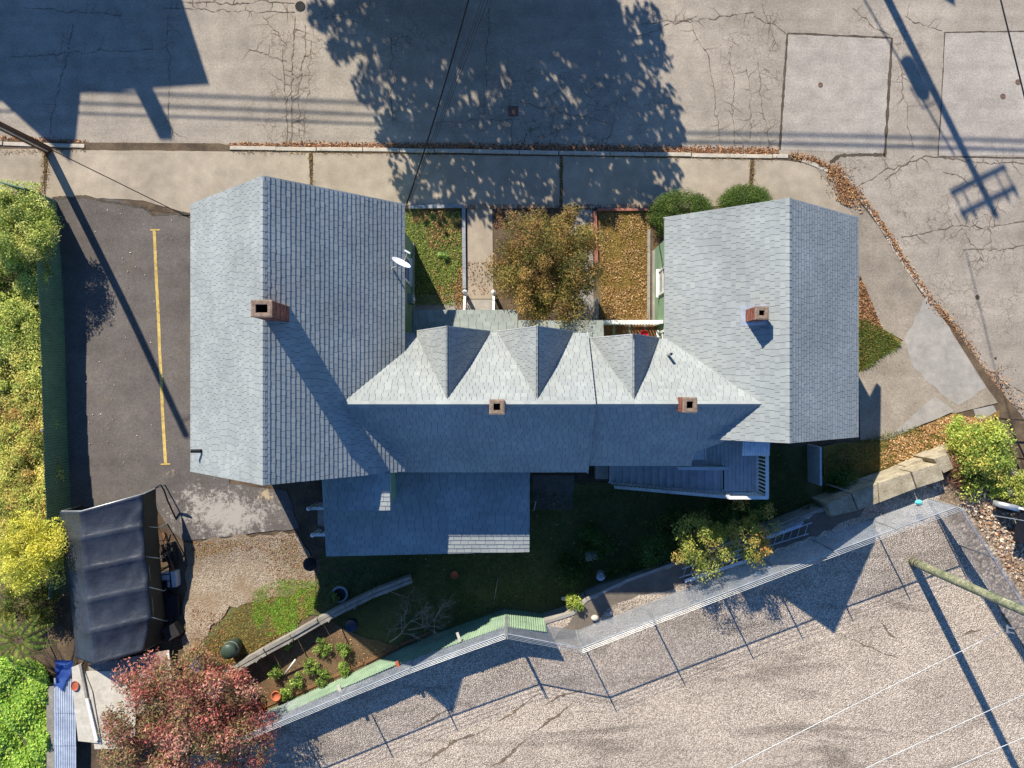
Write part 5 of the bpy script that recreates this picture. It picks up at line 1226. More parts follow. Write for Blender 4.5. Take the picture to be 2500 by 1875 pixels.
# ================================================================== PLANTS
GOLD = [(150, 112, 34), (176, 132, 44), (120, 108, 30), (190, 126, 48), (96, 92, 26)]
crt = P(1342, 654, 3.2)
plant('courtyard_tree', 'bronze and olive leaved small tree in the front courtyard', 'tree', (crt.x, crt.y + .05, 3.0), (2.0, 2.25, 1.3), 150, .44, 360, .085, [(140, 122, 58), (122, 116, 52), (98, 102, 44), (160, 126, 66), (122, 90, 50)], [4, 5, 4, 4, 3], 21, base=(crt.x + .1, crt.y, .12), r0=.1, up=.9, aspect=.42, shell=.2)
BOX = [(70, 92, 32), (88, 108, 40), (56, 76, 28), (106, 122, 54)]
for i, (x, y, rx, ry, lb) in enumerate(((1666, 522, 1.12, .80, 'rounded clipped green boxwood touching the right wing, larger one'), (1822, 492, .86, .52, 'smaller clipped boxwood between sidewalk and right wing'))):
    c = P(x, y, .95); plant('boxwood', lb, 'shrub', (c.x, c.y, .75), (rx * 1.02, ry * 1.02, .62), 240, .27, 200, .045, BOX, [3, 3, 2, 1], 31 + i, r0=.05, up=.7, aspect=.55, shell=.86, group='clipped boxwoods')
# shaded yard shrubs
YG = [(142, 150, 60), (166, 164, 72), (110, 126, 48), (172, 148, 72)]
c = P(1722, 1335, 2.9); plant('yellow_tree', 'yellow green small tree catching sun at the yard edge', 'tree', (c.x, c.y, 2.75), (1.15, 1.2, .85), 46, .34, 130, .105, YG, [3, 3, 3, 1], 41, base=(c.x, c.y + .3, .5), r0=.05, up=.35, aspect=.35, shell=.3)
c = P(1842, 1300, 3.0); plant('yellow_tree', 'slimmer yellow orange small tree next to the lying ladder', 'tree', (c.x, c.y, 2.85), (.8, 1.25, .8), 36, .3, 120, .105, YG + [(196, 140, 64)], [2, 3, 2, 2, 2], 43, base=(c.x - .1, c.y + .4, .5), r0=.05, up=.35, aspect=.35, shell=.3)
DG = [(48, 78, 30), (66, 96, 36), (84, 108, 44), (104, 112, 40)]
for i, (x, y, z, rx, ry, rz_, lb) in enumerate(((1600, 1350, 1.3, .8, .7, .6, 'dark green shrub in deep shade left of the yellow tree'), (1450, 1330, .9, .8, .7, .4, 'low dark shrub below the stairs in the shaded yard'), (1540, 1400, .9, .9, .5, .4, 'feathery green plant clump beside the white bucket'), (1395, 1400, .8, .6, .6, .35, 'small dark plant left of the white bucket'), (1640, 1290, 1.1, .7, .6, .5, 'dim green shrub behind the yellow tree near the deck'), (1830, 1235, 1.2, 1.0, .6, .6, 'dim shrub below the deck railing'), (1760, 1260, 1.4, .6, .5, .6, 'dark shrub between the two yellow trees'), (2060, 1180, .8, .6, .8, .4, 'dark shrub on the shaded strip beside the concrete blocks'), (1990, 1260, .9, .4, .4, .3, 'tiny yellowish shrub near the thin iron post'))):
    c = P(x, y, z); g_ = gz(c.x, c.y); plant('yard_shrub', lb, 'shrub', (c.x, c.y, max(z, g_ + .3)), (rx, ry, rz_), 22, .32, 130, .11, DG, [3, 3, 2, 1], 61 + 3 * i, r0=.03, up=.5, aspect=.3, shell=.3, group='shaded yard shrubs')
c = P(1402, 1478, 1.6); plant('bright_weed', 'bright yellow green weed sprig at the lot corner in sun', 'plant', (c.x, c.y, 1.55), (.38, .4, .25), 10, .2, 90, .1, [(140, 160, 50), (176, 184, 70), (110, 130, 44)], None, 91, r0=.02, up=.6, aspect=.3, shell=.2)
# right: bright bush and dead heap
BG = [(134, 156, 58), (168, 178, 74), (104, 122, 48), (184, 172, 78), (200, 190, 92)]
c = P(2405, 1110, 2.0); plant('bright_bush', 'big bright yellow green bush at the right edge', 'bush', (c.x, c.y, 1.6), (1.15, 1.5, .9), 80, .42, 260, .105, BG, [3, 3, 2, 2, 1], 101, r0=.07, up=.5, aspect=.45, shell=.5, clipz=.4)
c = P(2480, 1190, 1.8); plant('bright_bush', 'lower yellow green bush just above the trailer fender', 'bush', (c.x, c.y, 1.75), (.9, .55, .5), 30, .35, 200, .10, BG, [2, 3, 2, 2, 1], 105, r0=.05, up=.5, aspect=.45, shell=.5, clipz=.8)
hp_ = thing('twig_heap', 'heap of dead brown vines behind the end concrete block', 'brush')
c = P(2352, 1150, 1.7); rt = random.Random(4); mb = MB()
for k in range(420):
    a = rt.uniform(0, 6.28); r = rt.random() ** .6; p = Vector((c.x + .75 * r * math.cos(a), c.y + .75 * r * math.sin(a), LOT + .05 + rt.random() * .45 * (1 - r * .6))); d = Vector((rt.gauss(0, 1), rt.gauss(0, 1), rt.gauss(0, .35))).normalized() * rt.uniform(.15, .4)
    mb.tube([p - d, p + Vector((rt.uniform(-.05, .05), rt.uniform(-.05, .05), .05)), p + d], [.006, .008, .004], 3, cap=False)
MAT['deadvine'] = M('dead_vine', lin((96, 62, 48)), lin((130, 92, 72)), 4, .3)
mb.build('vines', MAT['deadvine'], hp_, kind='stuff')
# red tree, bottom left
c = P(440, 1772, 3.6)
plant('red_tree', 'red and olive autumn tree at the bottom left', 'tree', (c.x, c.y - .1, 3.3), (3.1, 2.8, 1.2), 150, .5, 260, .115, [(160, 84, 74), (178, 112, 96), (140, 122, 76), (110, 104, 62), (184, 134, 112), (122, 68, 60)], [4, 3, 5, 5, 3, 3], 111, base=(c.x + .3, c.y + .2, 1.2), r0=.17, up=.9, aspect=.38, shell=.3)
# left vegetation beyond the dark fence
HG = [(146, 160, 62), (172, 182, 80), (112, 130, 50), (190, 190, 98)]
HY = [(196, 184, 84), (210, 196, 100), (168, 170, 74), (176, 142, 74), (150, 164, 66)]
for i, (x, y, rx, ry, cols, lb) in enumerate((
        (40, 560, 1.2, 1.3, HG, 'leafy green shrub topmost behind the dark green fence'), (45, 690, 1.2, 1.3, HG, 'green shrub second from the top behind the dark fence'), (40, 810, 1.2, 1.2, HG, 'green shrub with brown tips third behind the dark fence'),
        (45, 920, 1.25, 1.2, HY[:2] + HG, 'mixed green and yellow shrub midway along the dark fence'), (55, 1030, 1.3, 1.2, HY, 'yellowing goldenrod clump behind the fence opposite the roof'), (60, 1140, 1.35, 1.2, HY, 'yellow brown clump behind the fence near the drive end'), (70, 1235, 1.3, 1.0, HY, 'yellow clump behind the fence beside the tarp shelter'))):
    hz = 1.75 if i == 0 else 1.15; c = P(x, y, hz); plant('hedge_shrub', lb, 'shrub', (c.x - (.0 if i == 0 else .25), c.y, hz), (rx * 1.1, ry * 1.15, .8 if i == 0 else .3), 75, .38, 260, .085, cols, None, 131 + 3 * i, r0=.04, up=1.5, aspect=.5, shell=.55, group='shrubs beyond the dark green fence')
c = P(50, 1360, 3.0); plant('yellow_bush_tree', 'glowing yellow tree left of the tarp shelter', 'tree', (c.x, c.y, 2.5), (1.15, 1.35, 1.0), 70, .42, 320, .09, [(214, 204, 66), (226, 216, 90), (180, 176, 58), (140, 148, 52)], [4, 3, 3, 2], 171, r0=.08, up=.45, aspect=.42, shell=.45)
c = P(60, 1480, 2.0); plant('hedge_shrub', 'dark olive shrub in the gap below the yellow tree', 'shrub', (c.x, c.y, 1.7), (1.0, .9, .6), 36, .36, 240, .09, [(96, 104, 34), (70, 88, 30), (120, 120, 44)], None, 175, r0=.04, up=.5, aspect=.4, shell=.45, group='shrubs beyond the dark green fence')
# low goldenrod and grass between the shrubs
poly = [(-22.5, 8.0), (-18.75, 8.0), (-18.75, 4.5), (-18.35, -4.5), (-18.1, -6.2), (-22.5, -6.2)]
xy = scatter(poly, 26000); z = .95 + .2 * np.sin(xy[:, 0] * 2.3) * np.cos(xy[:, 1] * 1.9) + RNG.uniform(-.2, .12, len(xy))
tt = np.clip((2.5 - xy[:, 1]) / 6 + RNG.normal(0, .22, len(xy)), 0, 1); ii = np.where(RNG.random(len(xy)) < tt, RNG.integers(3, 6, len(xy)), RNG.integers(0, 3, len(xy)))
o = leaves('wild_ground_cover', np.column_stack([xy, z]), .10, palette(len(xy), [(148, 166, 62), (172, 184, 82), (122, 142, 52), (196, 184, 82), (180, 166, 76), (160, 168, 72)], None, .18, ii) * 1.35, MAT['leaf'], None, 'stuff', up=2.0, aspect=.5); tag(o, 'wild yellow green ground cover beyond the dark green fence', 'weeds')
# vine carpet, bottom left
poly = [tuple(P(x, y, 1.6)[:2]) for x, y in [(-60, 1610), (60, 1610), (118, 1650), (126, 1900), (-60, 1900)]]
xy = scatter(poly, 30000); z = 1.55 + .22 * np.sin(xy[:, 0] * 3.1 + 1) * np.cos(xy[:, 1] * 2.7) + .12 * np.sin(xy[:, 0] * 7 + xy[:, 1] * 5) + RNG.uniform(-.18, .06, len(xy))
o = leaves('vine_carpet', np.column_stack([xy, z]), .11, palette(len(xy), [(146, 182, 60), (172, 200, 78), (114, 150, 50), (190, 200, 92)], [4, 3, 3, 1]) * 1.25, MAT['leaf'], None, 'stuff', up=1.8, aspect=.6); tag(o, 'bright green vine carpet filling the bottom left corner', 'vines')
# sumac
sm = thing('sumac', 'fern like sumac with long feathery fronds at the left edge', 'plant')
c = P(52, 1560, 2.4); rt = random.Random(8)
C_, T_, B_, K_ = [], [], [], []
stem = MB()
for f in range(11):
    a = f * 2 * math.pi / 11 + rt.uniform(-.2, .2); L = rt.uniform(.9, 1.35); pts = []
    for k in range(9):
        t = k / 8; pts.append(Vector((c.x + math.cos(a) * L * t, c.y + math.sin(a) * L * t, 2.5 + .25 * math.sin(t * 2.4) - .35 * t * t)))
    stem.tube(pts, .010, 4, cap=False)
    for k in range(26):
        t = .12 + .88 * k / 25; i = min(7, int(t * 8)); p = pts[i].lerp(pts[i + 1], t * 8 - i); d = Vector((math.cos(a), math.sin(a), 0)); n = Vector((-d.y, d.x, 0)); ll = .22 * math.sin(math.pi * (t * .85 + .12)) + .04
        for s in (-1, 1):
            t_ = (n * s + d * .35).normalized(); C_.append(p + t_ * ll * .5 - Vector((0, 0, .02))); T_.append(t_ * ll * .5); B_.append(d * .022); K_.append(f)
stem.tube([(c.x, c.y, .5), (c.x, c.y, 2.5)], [.04, .02], 6); stem.build('stem', MAT['bark'], sm)
quads('frond_leaflets', np.array(C_), np.array(T_), np.array(B_), palette(len(C_), [(116, 140, 48), (160, 164, 70), (90, 118, 42)]), MAT['leaf'], sm, 'stuff')

# ---- lawns, litter
def gl(pxpoly, n): return scatter(wpoly(pxpoly), n)
q = [(990, 520), (1126, 520), (1130, 745), (990, 745)]
grass('front_grass', gl(q, 16000), gz, .06, [(130, 150, 62), (150, 164, 74), (160, 150, 84), (108, 128, 54)], label='short green grass of the left front lawn')
xy = np.vstack([patchy(gl([(1030, 512), (1130, 512), (1132, 750), (1070, 750)], 2000), .9, .15, .3, 2.0), patchy(gl([(990, 508), (1126, 508), (1124, 540), (990, 545)], 700), 1.5, 0, .4), gl([(1116, 660), (1136, 640), (1138, 756), (1110, 756)], 350)])
litter('front_leaves', xy, gz, .07, DRY + [(170, 130, 80)], DW + [3], dz=.04, label='brown leaves on the left front lawn beside the walk')
q = [(1464, 520), (1586, 520), (1584, 785), (1468, 785)]
grass('brown_grass', gl(q, 7000), gz, .05, [(150, 120, 54), (124, 108, 46), (166, 130, 66), (110, 104, 44)], label='thin yellow brown grass of the right front lawn')
litter('lawn_leaves', np.vstack([patchy(gl(q, 5200), 1.3, -.05, .5), gl([(1468, 700), (1584, 700), (1584, 785), (1468, 785)], 900)]), gz, .055, [(164, 124, 76), (186, 146, 94), (140, 100, 60), (200, 168, 116)], None, dz=.03, label='thick brown leaf litter over the right front lawn')
litter('walk_leaves', np.vstack([gl([(1140, 640), (1200, 640), (1200, 720), (1140, 720)], 120), gl([(1388, 520), (1450, 520), (1450, 640), (1388, 640)], 220), gl([(1204, 515), (1378, 515), (1378, 560), (1204, 560)], 900), gl([(990, 500), (1600, 500), (1600, 512), (990, 512)], 700)]), gz, .07, DRY, DW, dz=.02, label='scattered leaves on the front walks and tree bed')
q = [(2100, 700), (2150, 805), (2196, 838), (2100, 900)]
litter('corner_lawn_leaves', np.vstack([gl([(2098, 668), (2112, 702), (2160, 815), (2098, 800)], 1000), gl(q, 300)]), gz, .075, DRY, DW, dz=.035, label='brown leaves on the corner lawn by the right wing')
grass('corner_grass', gl([(2098, 780), (2150, 805), (2198, 840), (2100, 905)], 7000), gz, .09, [(70, 92, 32), (96, 112, 40), (120, 112, 48)], label='long green grass on the corner lawn')
q = [(2148, 1082), (2330, 1012), (2400, 1028), (2330, 1092), (2240, 1130), (2148, 1160)]
litter('leafy_lawn_leaves', np.vstack([patchy(gl(q, 3600), 1.1, -.1, .5, 3.0), gl([(2240, 1045), (2330, 1012), (2400, 1028), (2330, 1080)], 1300)]), gz, .08, [(180, 130, 76), (200, 154, 98), (150, 104, 60), (212, 176, 124)], None, dz=.035, label='orange leaf litter covering the lawn above the block wall')
grass('leafy_lawn_grass', gl([(2012, 1095), (2330, 1020), (2330, 1092), (2145, 1170), (2012, 1230)], 9000), gz, .07, [(96, 104, 40), (120, 118, 50), (70, 84, 32)], label='grass showing through the leaves above the block wall')
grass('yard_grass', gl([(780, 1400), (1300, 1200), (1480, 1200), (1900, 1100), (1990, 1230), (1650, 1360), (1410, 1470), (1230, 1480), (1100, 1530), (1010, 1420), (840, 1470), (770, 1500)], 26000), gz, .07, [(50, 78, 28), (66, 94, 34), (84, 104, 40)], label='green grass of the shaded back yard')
litter('yard_leaves', gl([(780, 1400), (1300, 1200), (1480, 1200), (1900, 1100), (1990, 1230), (1650, 1360), (1410, 1470), (1230, 1480), (1100, 1530)], 500), gz, .08, DRY, DW, dz=.05, label='scattered fallen leaves in the shaded back yard')
grass('green_patch', patchy(gl([(620, 1440), (690, 1415), (768, 1420), (775, 1475), (730, 1530), (660, 1555), (620, 1520)], 17000), 1.4, -.22, .3, 5.0), gz, .055, [(118, 168, 44), (140, 186, 58), (102, 146, 40), (150, 160, 66)], label='vivid green grass patch beside the timber wall')
grass('dry_patch', gl([(560, 1500), (640, 1440), (772, 1400), (774, 1480), (640, 1590), (520, 1640), (480, 1620)], 9000), gz, .055, [(150, 122, 56), (120, 112, 46), (170, 134, 72), (140, 96, 50)], label='dry brown grass round the vivid green patch')
litter('gravel_leaves', np.vstack([gl([(460, 1325), (724, 1305), (730, 1330), (460, 1360)], 420), gl([(470, 1480), (560, 1500), (540, 1640), (470, 1640)], 600), gl([(640, 1340), (730, 1330), (765, 1420), (660, 1440)], 300)]), gz, .06, DRY, DW, dz=.03, label='brown leaves scattered on the pale gravel patch')
grass('gravel_weeds', np.vstack([gl([(455, 1326), (600, 1316), (560, 1350), (470, 1366)], 1500), gl([(650, 1350), (720, 1310), (750, 1400), (690, 1430)], 1800)]), gz, .05, [(150, 130, 60), (120, 116, 50), (160, 110, 60)], label='dry weeds invading the pale gravel patch')
litter('bed_leaves', gl([(600, 1625), (790, 1515), (960, 1590), (700, 1700), (600, 1740)], 900), gz, .06, [(150, 116, 76), (120, 88, 56), (176, 142, 96)], None, dz=.03, label='dead leaves and straw on the garden bed soil')
litter('verge_leaves', scatter(wpolyz([(2330, 1120), (2440, 1150), (2520, 1200), (2540, 1500), (2440, 1360), (2330, 1200)], LOT), 1500), ZL, .12, [(200, 176, 146), (170, 130, 92), (214, 196, 172), (140, 100, 66)], None, dz=.03, label='pale curled leaves on the stony verge')
# vegetables in the garden bed
for i, (x, y, r, lb) in enumerate(((790, 1575, .38, 'tall vegetable plant at the top of the garden bed'), (840, 1585, .3, 'vegetable plant by the edge of the house shadow'), (760, 1625, .4, 'largest vegetable clump mid garden bed'), (730, 1660, .36, 'vegetable clump in the lower garden bed'), (790, 1650, .32, 'leafy plant right of the lower vegetable clump'), (705, 1570, .18, 'small seedling by the timber wall'), (678, 1636, .2, 'small green plant left of the white stake'), (700, 1690, .22, 'plant beside the red flower pot'), (845, 1628, .22, 'low plant near the green fence foot'))):
    c = PG(x, y); plant('vegetable_plant', lb, 'plant', (c.x, c.y, c.z + .22), (r, r, .18), 9, .15, 75, .085, [(120, 146, 56), (150, 168, 76), (92, 120, 46)], None, 201 + 3 * i, r0=.012, up=.7, aspect=.4, shell=.2, group='vegetables in the garden bed')
c = PG(1082, 625); plant('lawn_weed', 'leafy weed tuft in the left front lawn', 'plant', (c.x, c.y, c.z + .12), (.2, .2, .1), 6, .1, 40, .1, [(120, 150, 70), (150, 172, 90)], None, 240, r0=.01, up=.7)

# ================================================================== TARP SHELTER
sh = thing('tarp_shelter', 'long dark tarp shelter with ribbed bows beside the drive', 'shelter')
rows = [((146, 1250), (194, 1250), (345, 1208), (380, 1192)), ((150, 1313), (198, 1316), (346, 1287), (386, 1290)), ((157, 1388), (205, 1392), (352, 1361), (391, 1366)), ((172, 1462), (211, 1469), (360, 1436), (397, 1445)), ((180, 1540), (220, 1545), (366, 1510), (404, 1520)), ((184, 1606), (230, 1624), (350, 1590), (400, 1562))]
zz = (1.75, 2.55, 2.05, 1.1)
grid = []
for r in rows: grid.append([P(x, y, z + .25) for (x, y), z in zip(r, zz)])
def cr(p0, p1, p2, p3, t): return 0.5 * ((2 * p1) + (p2 - p0) * t + (2 * p0 - 5 * p1 + 4 * p2 - p3) * t * t + (3 * p1 - p0 - 3 * p2 + p3) * t ** 3)
def xsec(g, s):                       # across the shelter: nearly straight facets, soft corners
    i = min(2, int(s)); t = s - i; return g[i].lerp(g[i + 1], t)
SUB = 12; ACR = [0, .25, .5, .75, .93, 1, 1.07] + [1 + k / 14 for k in range(2, 13)] + [1.93, 2, 2.1, 2.3, 2.5, 2.7, 2.85, 3]
vs = []; nu = len(ACR); nr_ = 0
from mathutils import noise as mn
for i in range(len(grid) - 1):
    for k in range(SUB + (1 if i == len(grid) - 2 else 0)):
        t = k / SUB; A_ = [grid[i][j].lerp(grid[i + 1][j], t) for j in range(4)]
        for s in ACR:
            p = xsec(A_, s); w = math.sin(math.pi * t) ** .6; sag = .11 * w * (math.sin(math.pi * min(1, s / 3)) if s > 0 else 0)
            wr = mn.noise((p.x * 2.2 + p.y * .7, p.y * 1.1, 3)) * .06 + mn.noise((p.x * 6 + p.y * 2, p.y * 2.2, 7)) * .03
            if s > 1.0: wr += .03 * math.sin(9 * (p.x * .9 - p.y * .35) + 3 * mn.noise((p.x, p.y, 1))) * w * min(1, s - 1)
            p = p + Vector((0, 0, -sag + wr * (0.25 + .75 * w))); vs.append(p)
        nr_ += 1
fa = [(r * nu + j, r * nu + j + 1, (r + 1) * nu + j + 1, (r + 1) * nu + j) for r in range(nr_ - 1) for j in range(nu - 1)]
js = ACR.index(2)
for nm, m_, sel in (('tarp_top', 'tarp', lambda j: j < js), ('tarp_side', 'tarpside', lambda j: j >= js)):
    mb = MB(); mb.add(vs, [f for f in fa if sel(f[0] % nu)]); o = mb.build(nm, MAT[m_], sh, True)
    sd = o.modifiers.new('thickness', 'SOLIDIFY'); sd.thickness = .006
for g in grid:
    mb = MB(); up = Vector((0, 0, .11)); foot_l = Vector((g[0].x - .05, g[0].y, gz(g[0].x, g[0].y))); foot_r = Vector((g[3].x - .05, g[3].y, gz(g[3].x, g[3].y)))
    mb.tube([foot_l, g[0] - up, g[1] - up, g[2] - up, g[3] - up, foot_r], .028, 8); mb.build('bow', MAT['metal'], sh, True)
for j in (1, 2):
    mb = MB(); mb.tube([g[j] - Vector((0, 0, .24)) for g in grid], .022, 6); mb.build('ridge_pole', MAT['metal'], sh)
g = grid[0]; f = PG(430, 1268); mb = MB(); mb.tube([g[3], P(392, 1184, 1.55), P(400, 1196, 1.3), P(410, 1225, .9), f], .03, 8); mb.build('end_bow', MAT['black'], sh, True)
def ladder(name, label, a, b, side, w, n, mat='metal', rr=.022):
    t = thing(name, label, 'ladder'); a, b = Vector(a), Vector(b); s = Vector(side).normalized() * w / 2
    for q in (-1, 1): mb = MB(); mb.beam(a + s * q, b + s * q, .05, .03); mb.build('ladder_rail', MAT[mat], t)
    for k in range(n): p = a.lerp(b, (k + .5) / n); mb = MB(); mb.tube([p - s, p + s], rr * .8, 6); mb.build('rung', MAT[mat], t)
    return t
ladder('ladder', 'black ladder leaning flat along the tarp shelter side', P(396, 1312, .95), P(416, 1545, 1.15), (1, .05, -.3), .34, 14, 'black')
mb = MB(); mb.beam(PG(400, 1300, .05), PG(432, 1420, .08), .12, .08); tag(mb.build('plank', MAT['brownwood']), 'brown plank leaning by the shelter near the black ladder', 'plank')
for i, (a, b_) in enumerate((((384, 1275), (400, 1275)), ((404, 1275), (438, 1400)), ((392, 1290), (430, 1390)))):
    mb = MB(); mb.tube([PG(*a, .6), PG(*b_, .35)], .02, 6); tag(mb.build('iron_bar', MAT['polewood']), ('short rusty bar across the shelter mouth', 'long rusty bar leaning right of the shelter', 'thin rusty bar between ladder and shelter')[i], 'bar', 'rusty bars by the shelter')
pile = thing('scrap_pile', 'dark pile of crates and covered goods right of the shelter', 'pile')
for i, (x, y, sx, sy, h_, rz_) in enumerate(((418, 1345, .5, .7, .35, .2), (424, 1410, .55, .6, .4, .1), (428, 1475, .5, .8, .3, .05), (430, 1535, .55, .5, .45, .5), (408, 1450, .3, 1.2, .3, .05))):
    c = PG(x, y); mb = MB(); mb.box((c.x, c.y, c.z + h_ / 2), (sx, sy, h_), rz_); mb.build('crate', MAT[('rubber', 'greydeck', 'black', 'rubber', 'black')[i]], pile)

# shed roof and boards under the red tree
sr = thing('plank_roof', 'grey plank shed roof below the shelter partly under the red tree', 'roof')
A0, A1, B0, B1 = P(215, 1625, 1.95), P(412, 1588, 1.95), P(230, 1760, 1.95), P(418, 1730, 1.95)
n = 13
for k in range(n):
    a = A0.lerp(A1, k / n); a2 = A0.lerp(A1, (k + .96) / n); b_ = B0.lerp(B1, k / n); b2_ = B0.lerp(B1, (k + .96) / n); zo = random.uniform(0, .008)
    mb = MB(); mb.prism([tuple(b_[:2]), tuple(b2_[:2]), tuple(a2[:2]), tuple(a[:2])], 1.90, 1.94 + zo); mb.build('plank', MAT['wood'], sr)
mb = MB(); mb.beam(P(410, 1590, 1.99), P(418, 1655, 1.99), .09, .06); mb.build('edge_board', MAT['white'], sr)
mb = MB(); c0, c1 = P(240, 1640, 1.0), P(400, 1720, 1.0); mb.box(((c0.x + c1.x) / 2, (c0.y + c1.y) / 2, 1.2), (abs(c1.x - c0.x), abs(c1.y - c0.y), 1.35)); mb.build('shed_box', MAT['wood'], sr)
mb = MB(); mb.prism([tuple(P(*q, 2.0)[:2]) for q in [(230, 1830), (330, 1830), (330, 1640), (206, 1640)]], 1.955, 1.98); tag(mb.build('plywood_sheet', MAT['plywood']), 'wide pale board sheet lying under the red tree', 'board')
mb = MB(); mb.prism([tuple(P(*q, 2.1)[:2]) for q in [(188, 1812), (244, 1818), (222, 1690), (196, 1622), (172, 1632), (176, 1700)]], 2.0, 2.03); tag(mb.build('plywood_sheet', MAT['plywood']), 'long narrow plywood sheet carrying the clay pot', 'board')
mb = MB(); mb.beam(P(212, 1706, 2.1), P(236, 1808, 2.1), .12, .05); tag(mb.build('white_batten', MAT['white']), 'white painted batten lying on the plywood', 'batten')
mb = MB(); mb.beam(P(196, 1622, 2.08), P(212, 1704, 2.08), .09, .06); tag(mb.build('grey_batten', MAT['wood']), 'grey batten continuing above the white one', 'batten')
c = P(184, 1674, 2.04); mb = MB(); mb.lathe(c, [(.10, 0), (.145, .02), (.15, .05), (.135, .05), (.12, .025), (.01, .02)], 18, 1.25); tag(mb.build('clay_dish', MAT['clay']), 'shallow terracotta dish on the narrow plywood', 'dish')
ms = thing('metal_roof_strip', 'pale blue ribbed metal roofing strip along the left boundary', 'roofing')
me = corr_mesh('metal_sheet', .85, 1.0, MAT['corrug'], .085, .014)
a, b_ = P(133, 1900, 1.7), P(133, 1660, 1.7)
for k in range(3):
    o = obj('metal_sheet', me, ms); p = a.lerp(b_, k / 3); o.location = (p.x, p.y, 1.72 + .012 * k); L = (b_ - a).length / 3 + .08
    o.rotation_euler = (-math.pi / 2, 0, 0); o.scale = (1, 1, -L) if False else (1, 1, L)
    o.rotation_euler = (-math.pi / 2, 0, 0)
mb = MB(); c0, c1 = P(140, 1880, 1.0), P(180, 1660, 1.0); mb.box(((c0.x + c1.x) / 2, (c0.y + c1.y) / 2, 1.05), (abs(c1.x - c0.x), abs(c1.y - c0.y), 1.2)); mb.build('support', MAT['wood'], ms)
q = [(133, 1612), (178, 1614), (172, 1650), (160, 1662), (150, 1690), (136, 1676)]
mb = MB(); mb.prism(rough_edge([tuple(P(*w, 1.85)[:2]) for w in q], .03, .1), 1.80, 1.815); tag(mb.build('blue_tarp', MAT['blue']), 'torn blue tarp scrap at the head of the ribbed strip', 'tarp')
mb = MB(); mb.prism(rough_edge([tuple(PG(*w)[:2]) for w in [(478, 1600), (504, 1590), (506, 1622), (488, 1640), (470, 1628)]], .04, .1), lambda p: gz(*p[:2]) + .15, lambda p: gz(*p[:2]) + .3); tag(mb.build('blue_cloth', MAT['blue']), 'bright blue cover peeping through the red tree', 'cover')

# ================================================================== YARD CLUTTER
def place(mb, name, m_, label, cat, group=None): return tag(mb.build(name, MAT[m_], None, True), label, cat, group)
c = PG(576, 1574); t = thing('rain_barrel', 'dark green barrel beside the red tree top', 'barrel'); mb = MB(); mb.lathe(c, [(.26, 0), (.30, .2), (.31, .45), (.29, .75), (.27, .8), (.02, .81)], 22); mb.build('barrel_body', MAT['greenbin'], t, True); mb = MB(); mb.lathe(c + Vector((0, 0, .5)), [(.315, 0), (.315, .04)], 22); mb.build('hoop', MAT['metal'], t)
c = PG(832, 1449); mb = MB(); ring = []
for k in range(25): a = 2 * math.pi * k / 24; ring.append(c + Vector((.29 * math.cos(a), .29 * math.sin(a), .16)))
t = thing('ring_planter', 'grey ring planter holding a small plant in the shade', 'planter'); mb.tube(ring, .05, 8, cap=False); mb.build('rim', MAT['greykerb'], t, True); mb = MB(); mb.lathe(c, [(.24, 0), (.27, .15)], 20); mb.build('planter_body', MAT['rubber'], t)
plant('planter_plant', 'small plant growing in the grey ring planter', 'plant', (c.x - .1, c.y, c.z + .3), (.24, .2, .12), 7, .12, 50, .1, [(90, 116, 44), (120, 138, 60)], None, 251, r0=.01, up=.7)
c = PG(861, 1522); t = thing('blue_tub', 'round dark blue tub in the shaded garden bed', 'tub'); mb = MB(); mb.lathe(c, [(.20, 0), (.235, .3), (.25, .32), (.235, .33), (.215, .3), (.01, .26)], 22); mb.build('tub_body', MAT['bluebin'], t, True)
c = PG(1463, 1394); t = thing('bucket', 'white bucket lying open among the shaded plants', 'bucket'); mb = MB(); tl = Matrix.Rotation(.4, 3, 'X'); mb.lathe(c + Vector((0, 0, .2)), [(.13, 0), (.16, .3), (.175, .31), (.165, .33), (.15, .3), (.12, .03), (.01, .02)], 20, 1, tl); mb.build('bucket_body', MAT['whitemetal'], t, True); mb = MB(); mb.tube([c + Vector((.17 * math.cos(a), .10, .5 + .17 * math.sin(a) * .3)) for a in np.linspace(0, math.pi, 9)], .008, 5); mb.build('handle', MAT['metal'], t)
c = PG(1110, 1403); mb = MB(); mb.lathe(c, [(.12, 0), (.14, .06), (.16, .08), (.145, .085), (.12, .05), (.01, .045)], 18); place(mb, 'clay_saucer', 'clay', 'orange clay saucer alone in the shaded lawn', 'saucer')
for i, (x, y, lb) in enumerate(((680, 1692, 'red clay pot by the green fence foot'), (641, 1725, 'red clay pot half hidden under the red tree'))):
    c = PG(x, y); mb = MB(); mb.lathe(c, [(.13, 0), (.18, .26), (.20, .27), (.20, .32), (.17, .32), (.15, .26), (.01, .25)], 18); place(mb, 'flower_pot', 'clay', lb, 'pot', 'clay pots by the green fence')
mb = MB(); mb.beam(PG(697, 1644, .1), PG(728, 1602, .35), .06, .03); place(mb, 'white_stake', 'white', 'white stake lying in the garden bed', 'stake')
for i, (x, y, r, lb) in enumerate(((1452, 1508, .16, 'pale rounded stone on the lot margin, left one'), (1486, 1497, .14, 'grey block stone on the lot margin, right one'), (1376, 1461, .11, 'white stone glinting above the bright weed'))):
    c = P(x, y, LOT if i < 2 else .8); mb = MB(); n_ = 9; mb.lathe(c, [(r * .8, 0), (r, r * .4), (r * .8, r * .8), (r * .3, r * 1.0)], n_, .8); place(mb, 'stone', 'plywood' if i != 1 else 'greykerb', lb, 'stone')
mb = MB(); c = PG(1440, 1350); mb.box((c.x, c.y, c.z + .55), (.45, .34, .05), .2); place(mb, 'wooden_board', 'wood', 'small grey board among the dark shrubs', 'board')
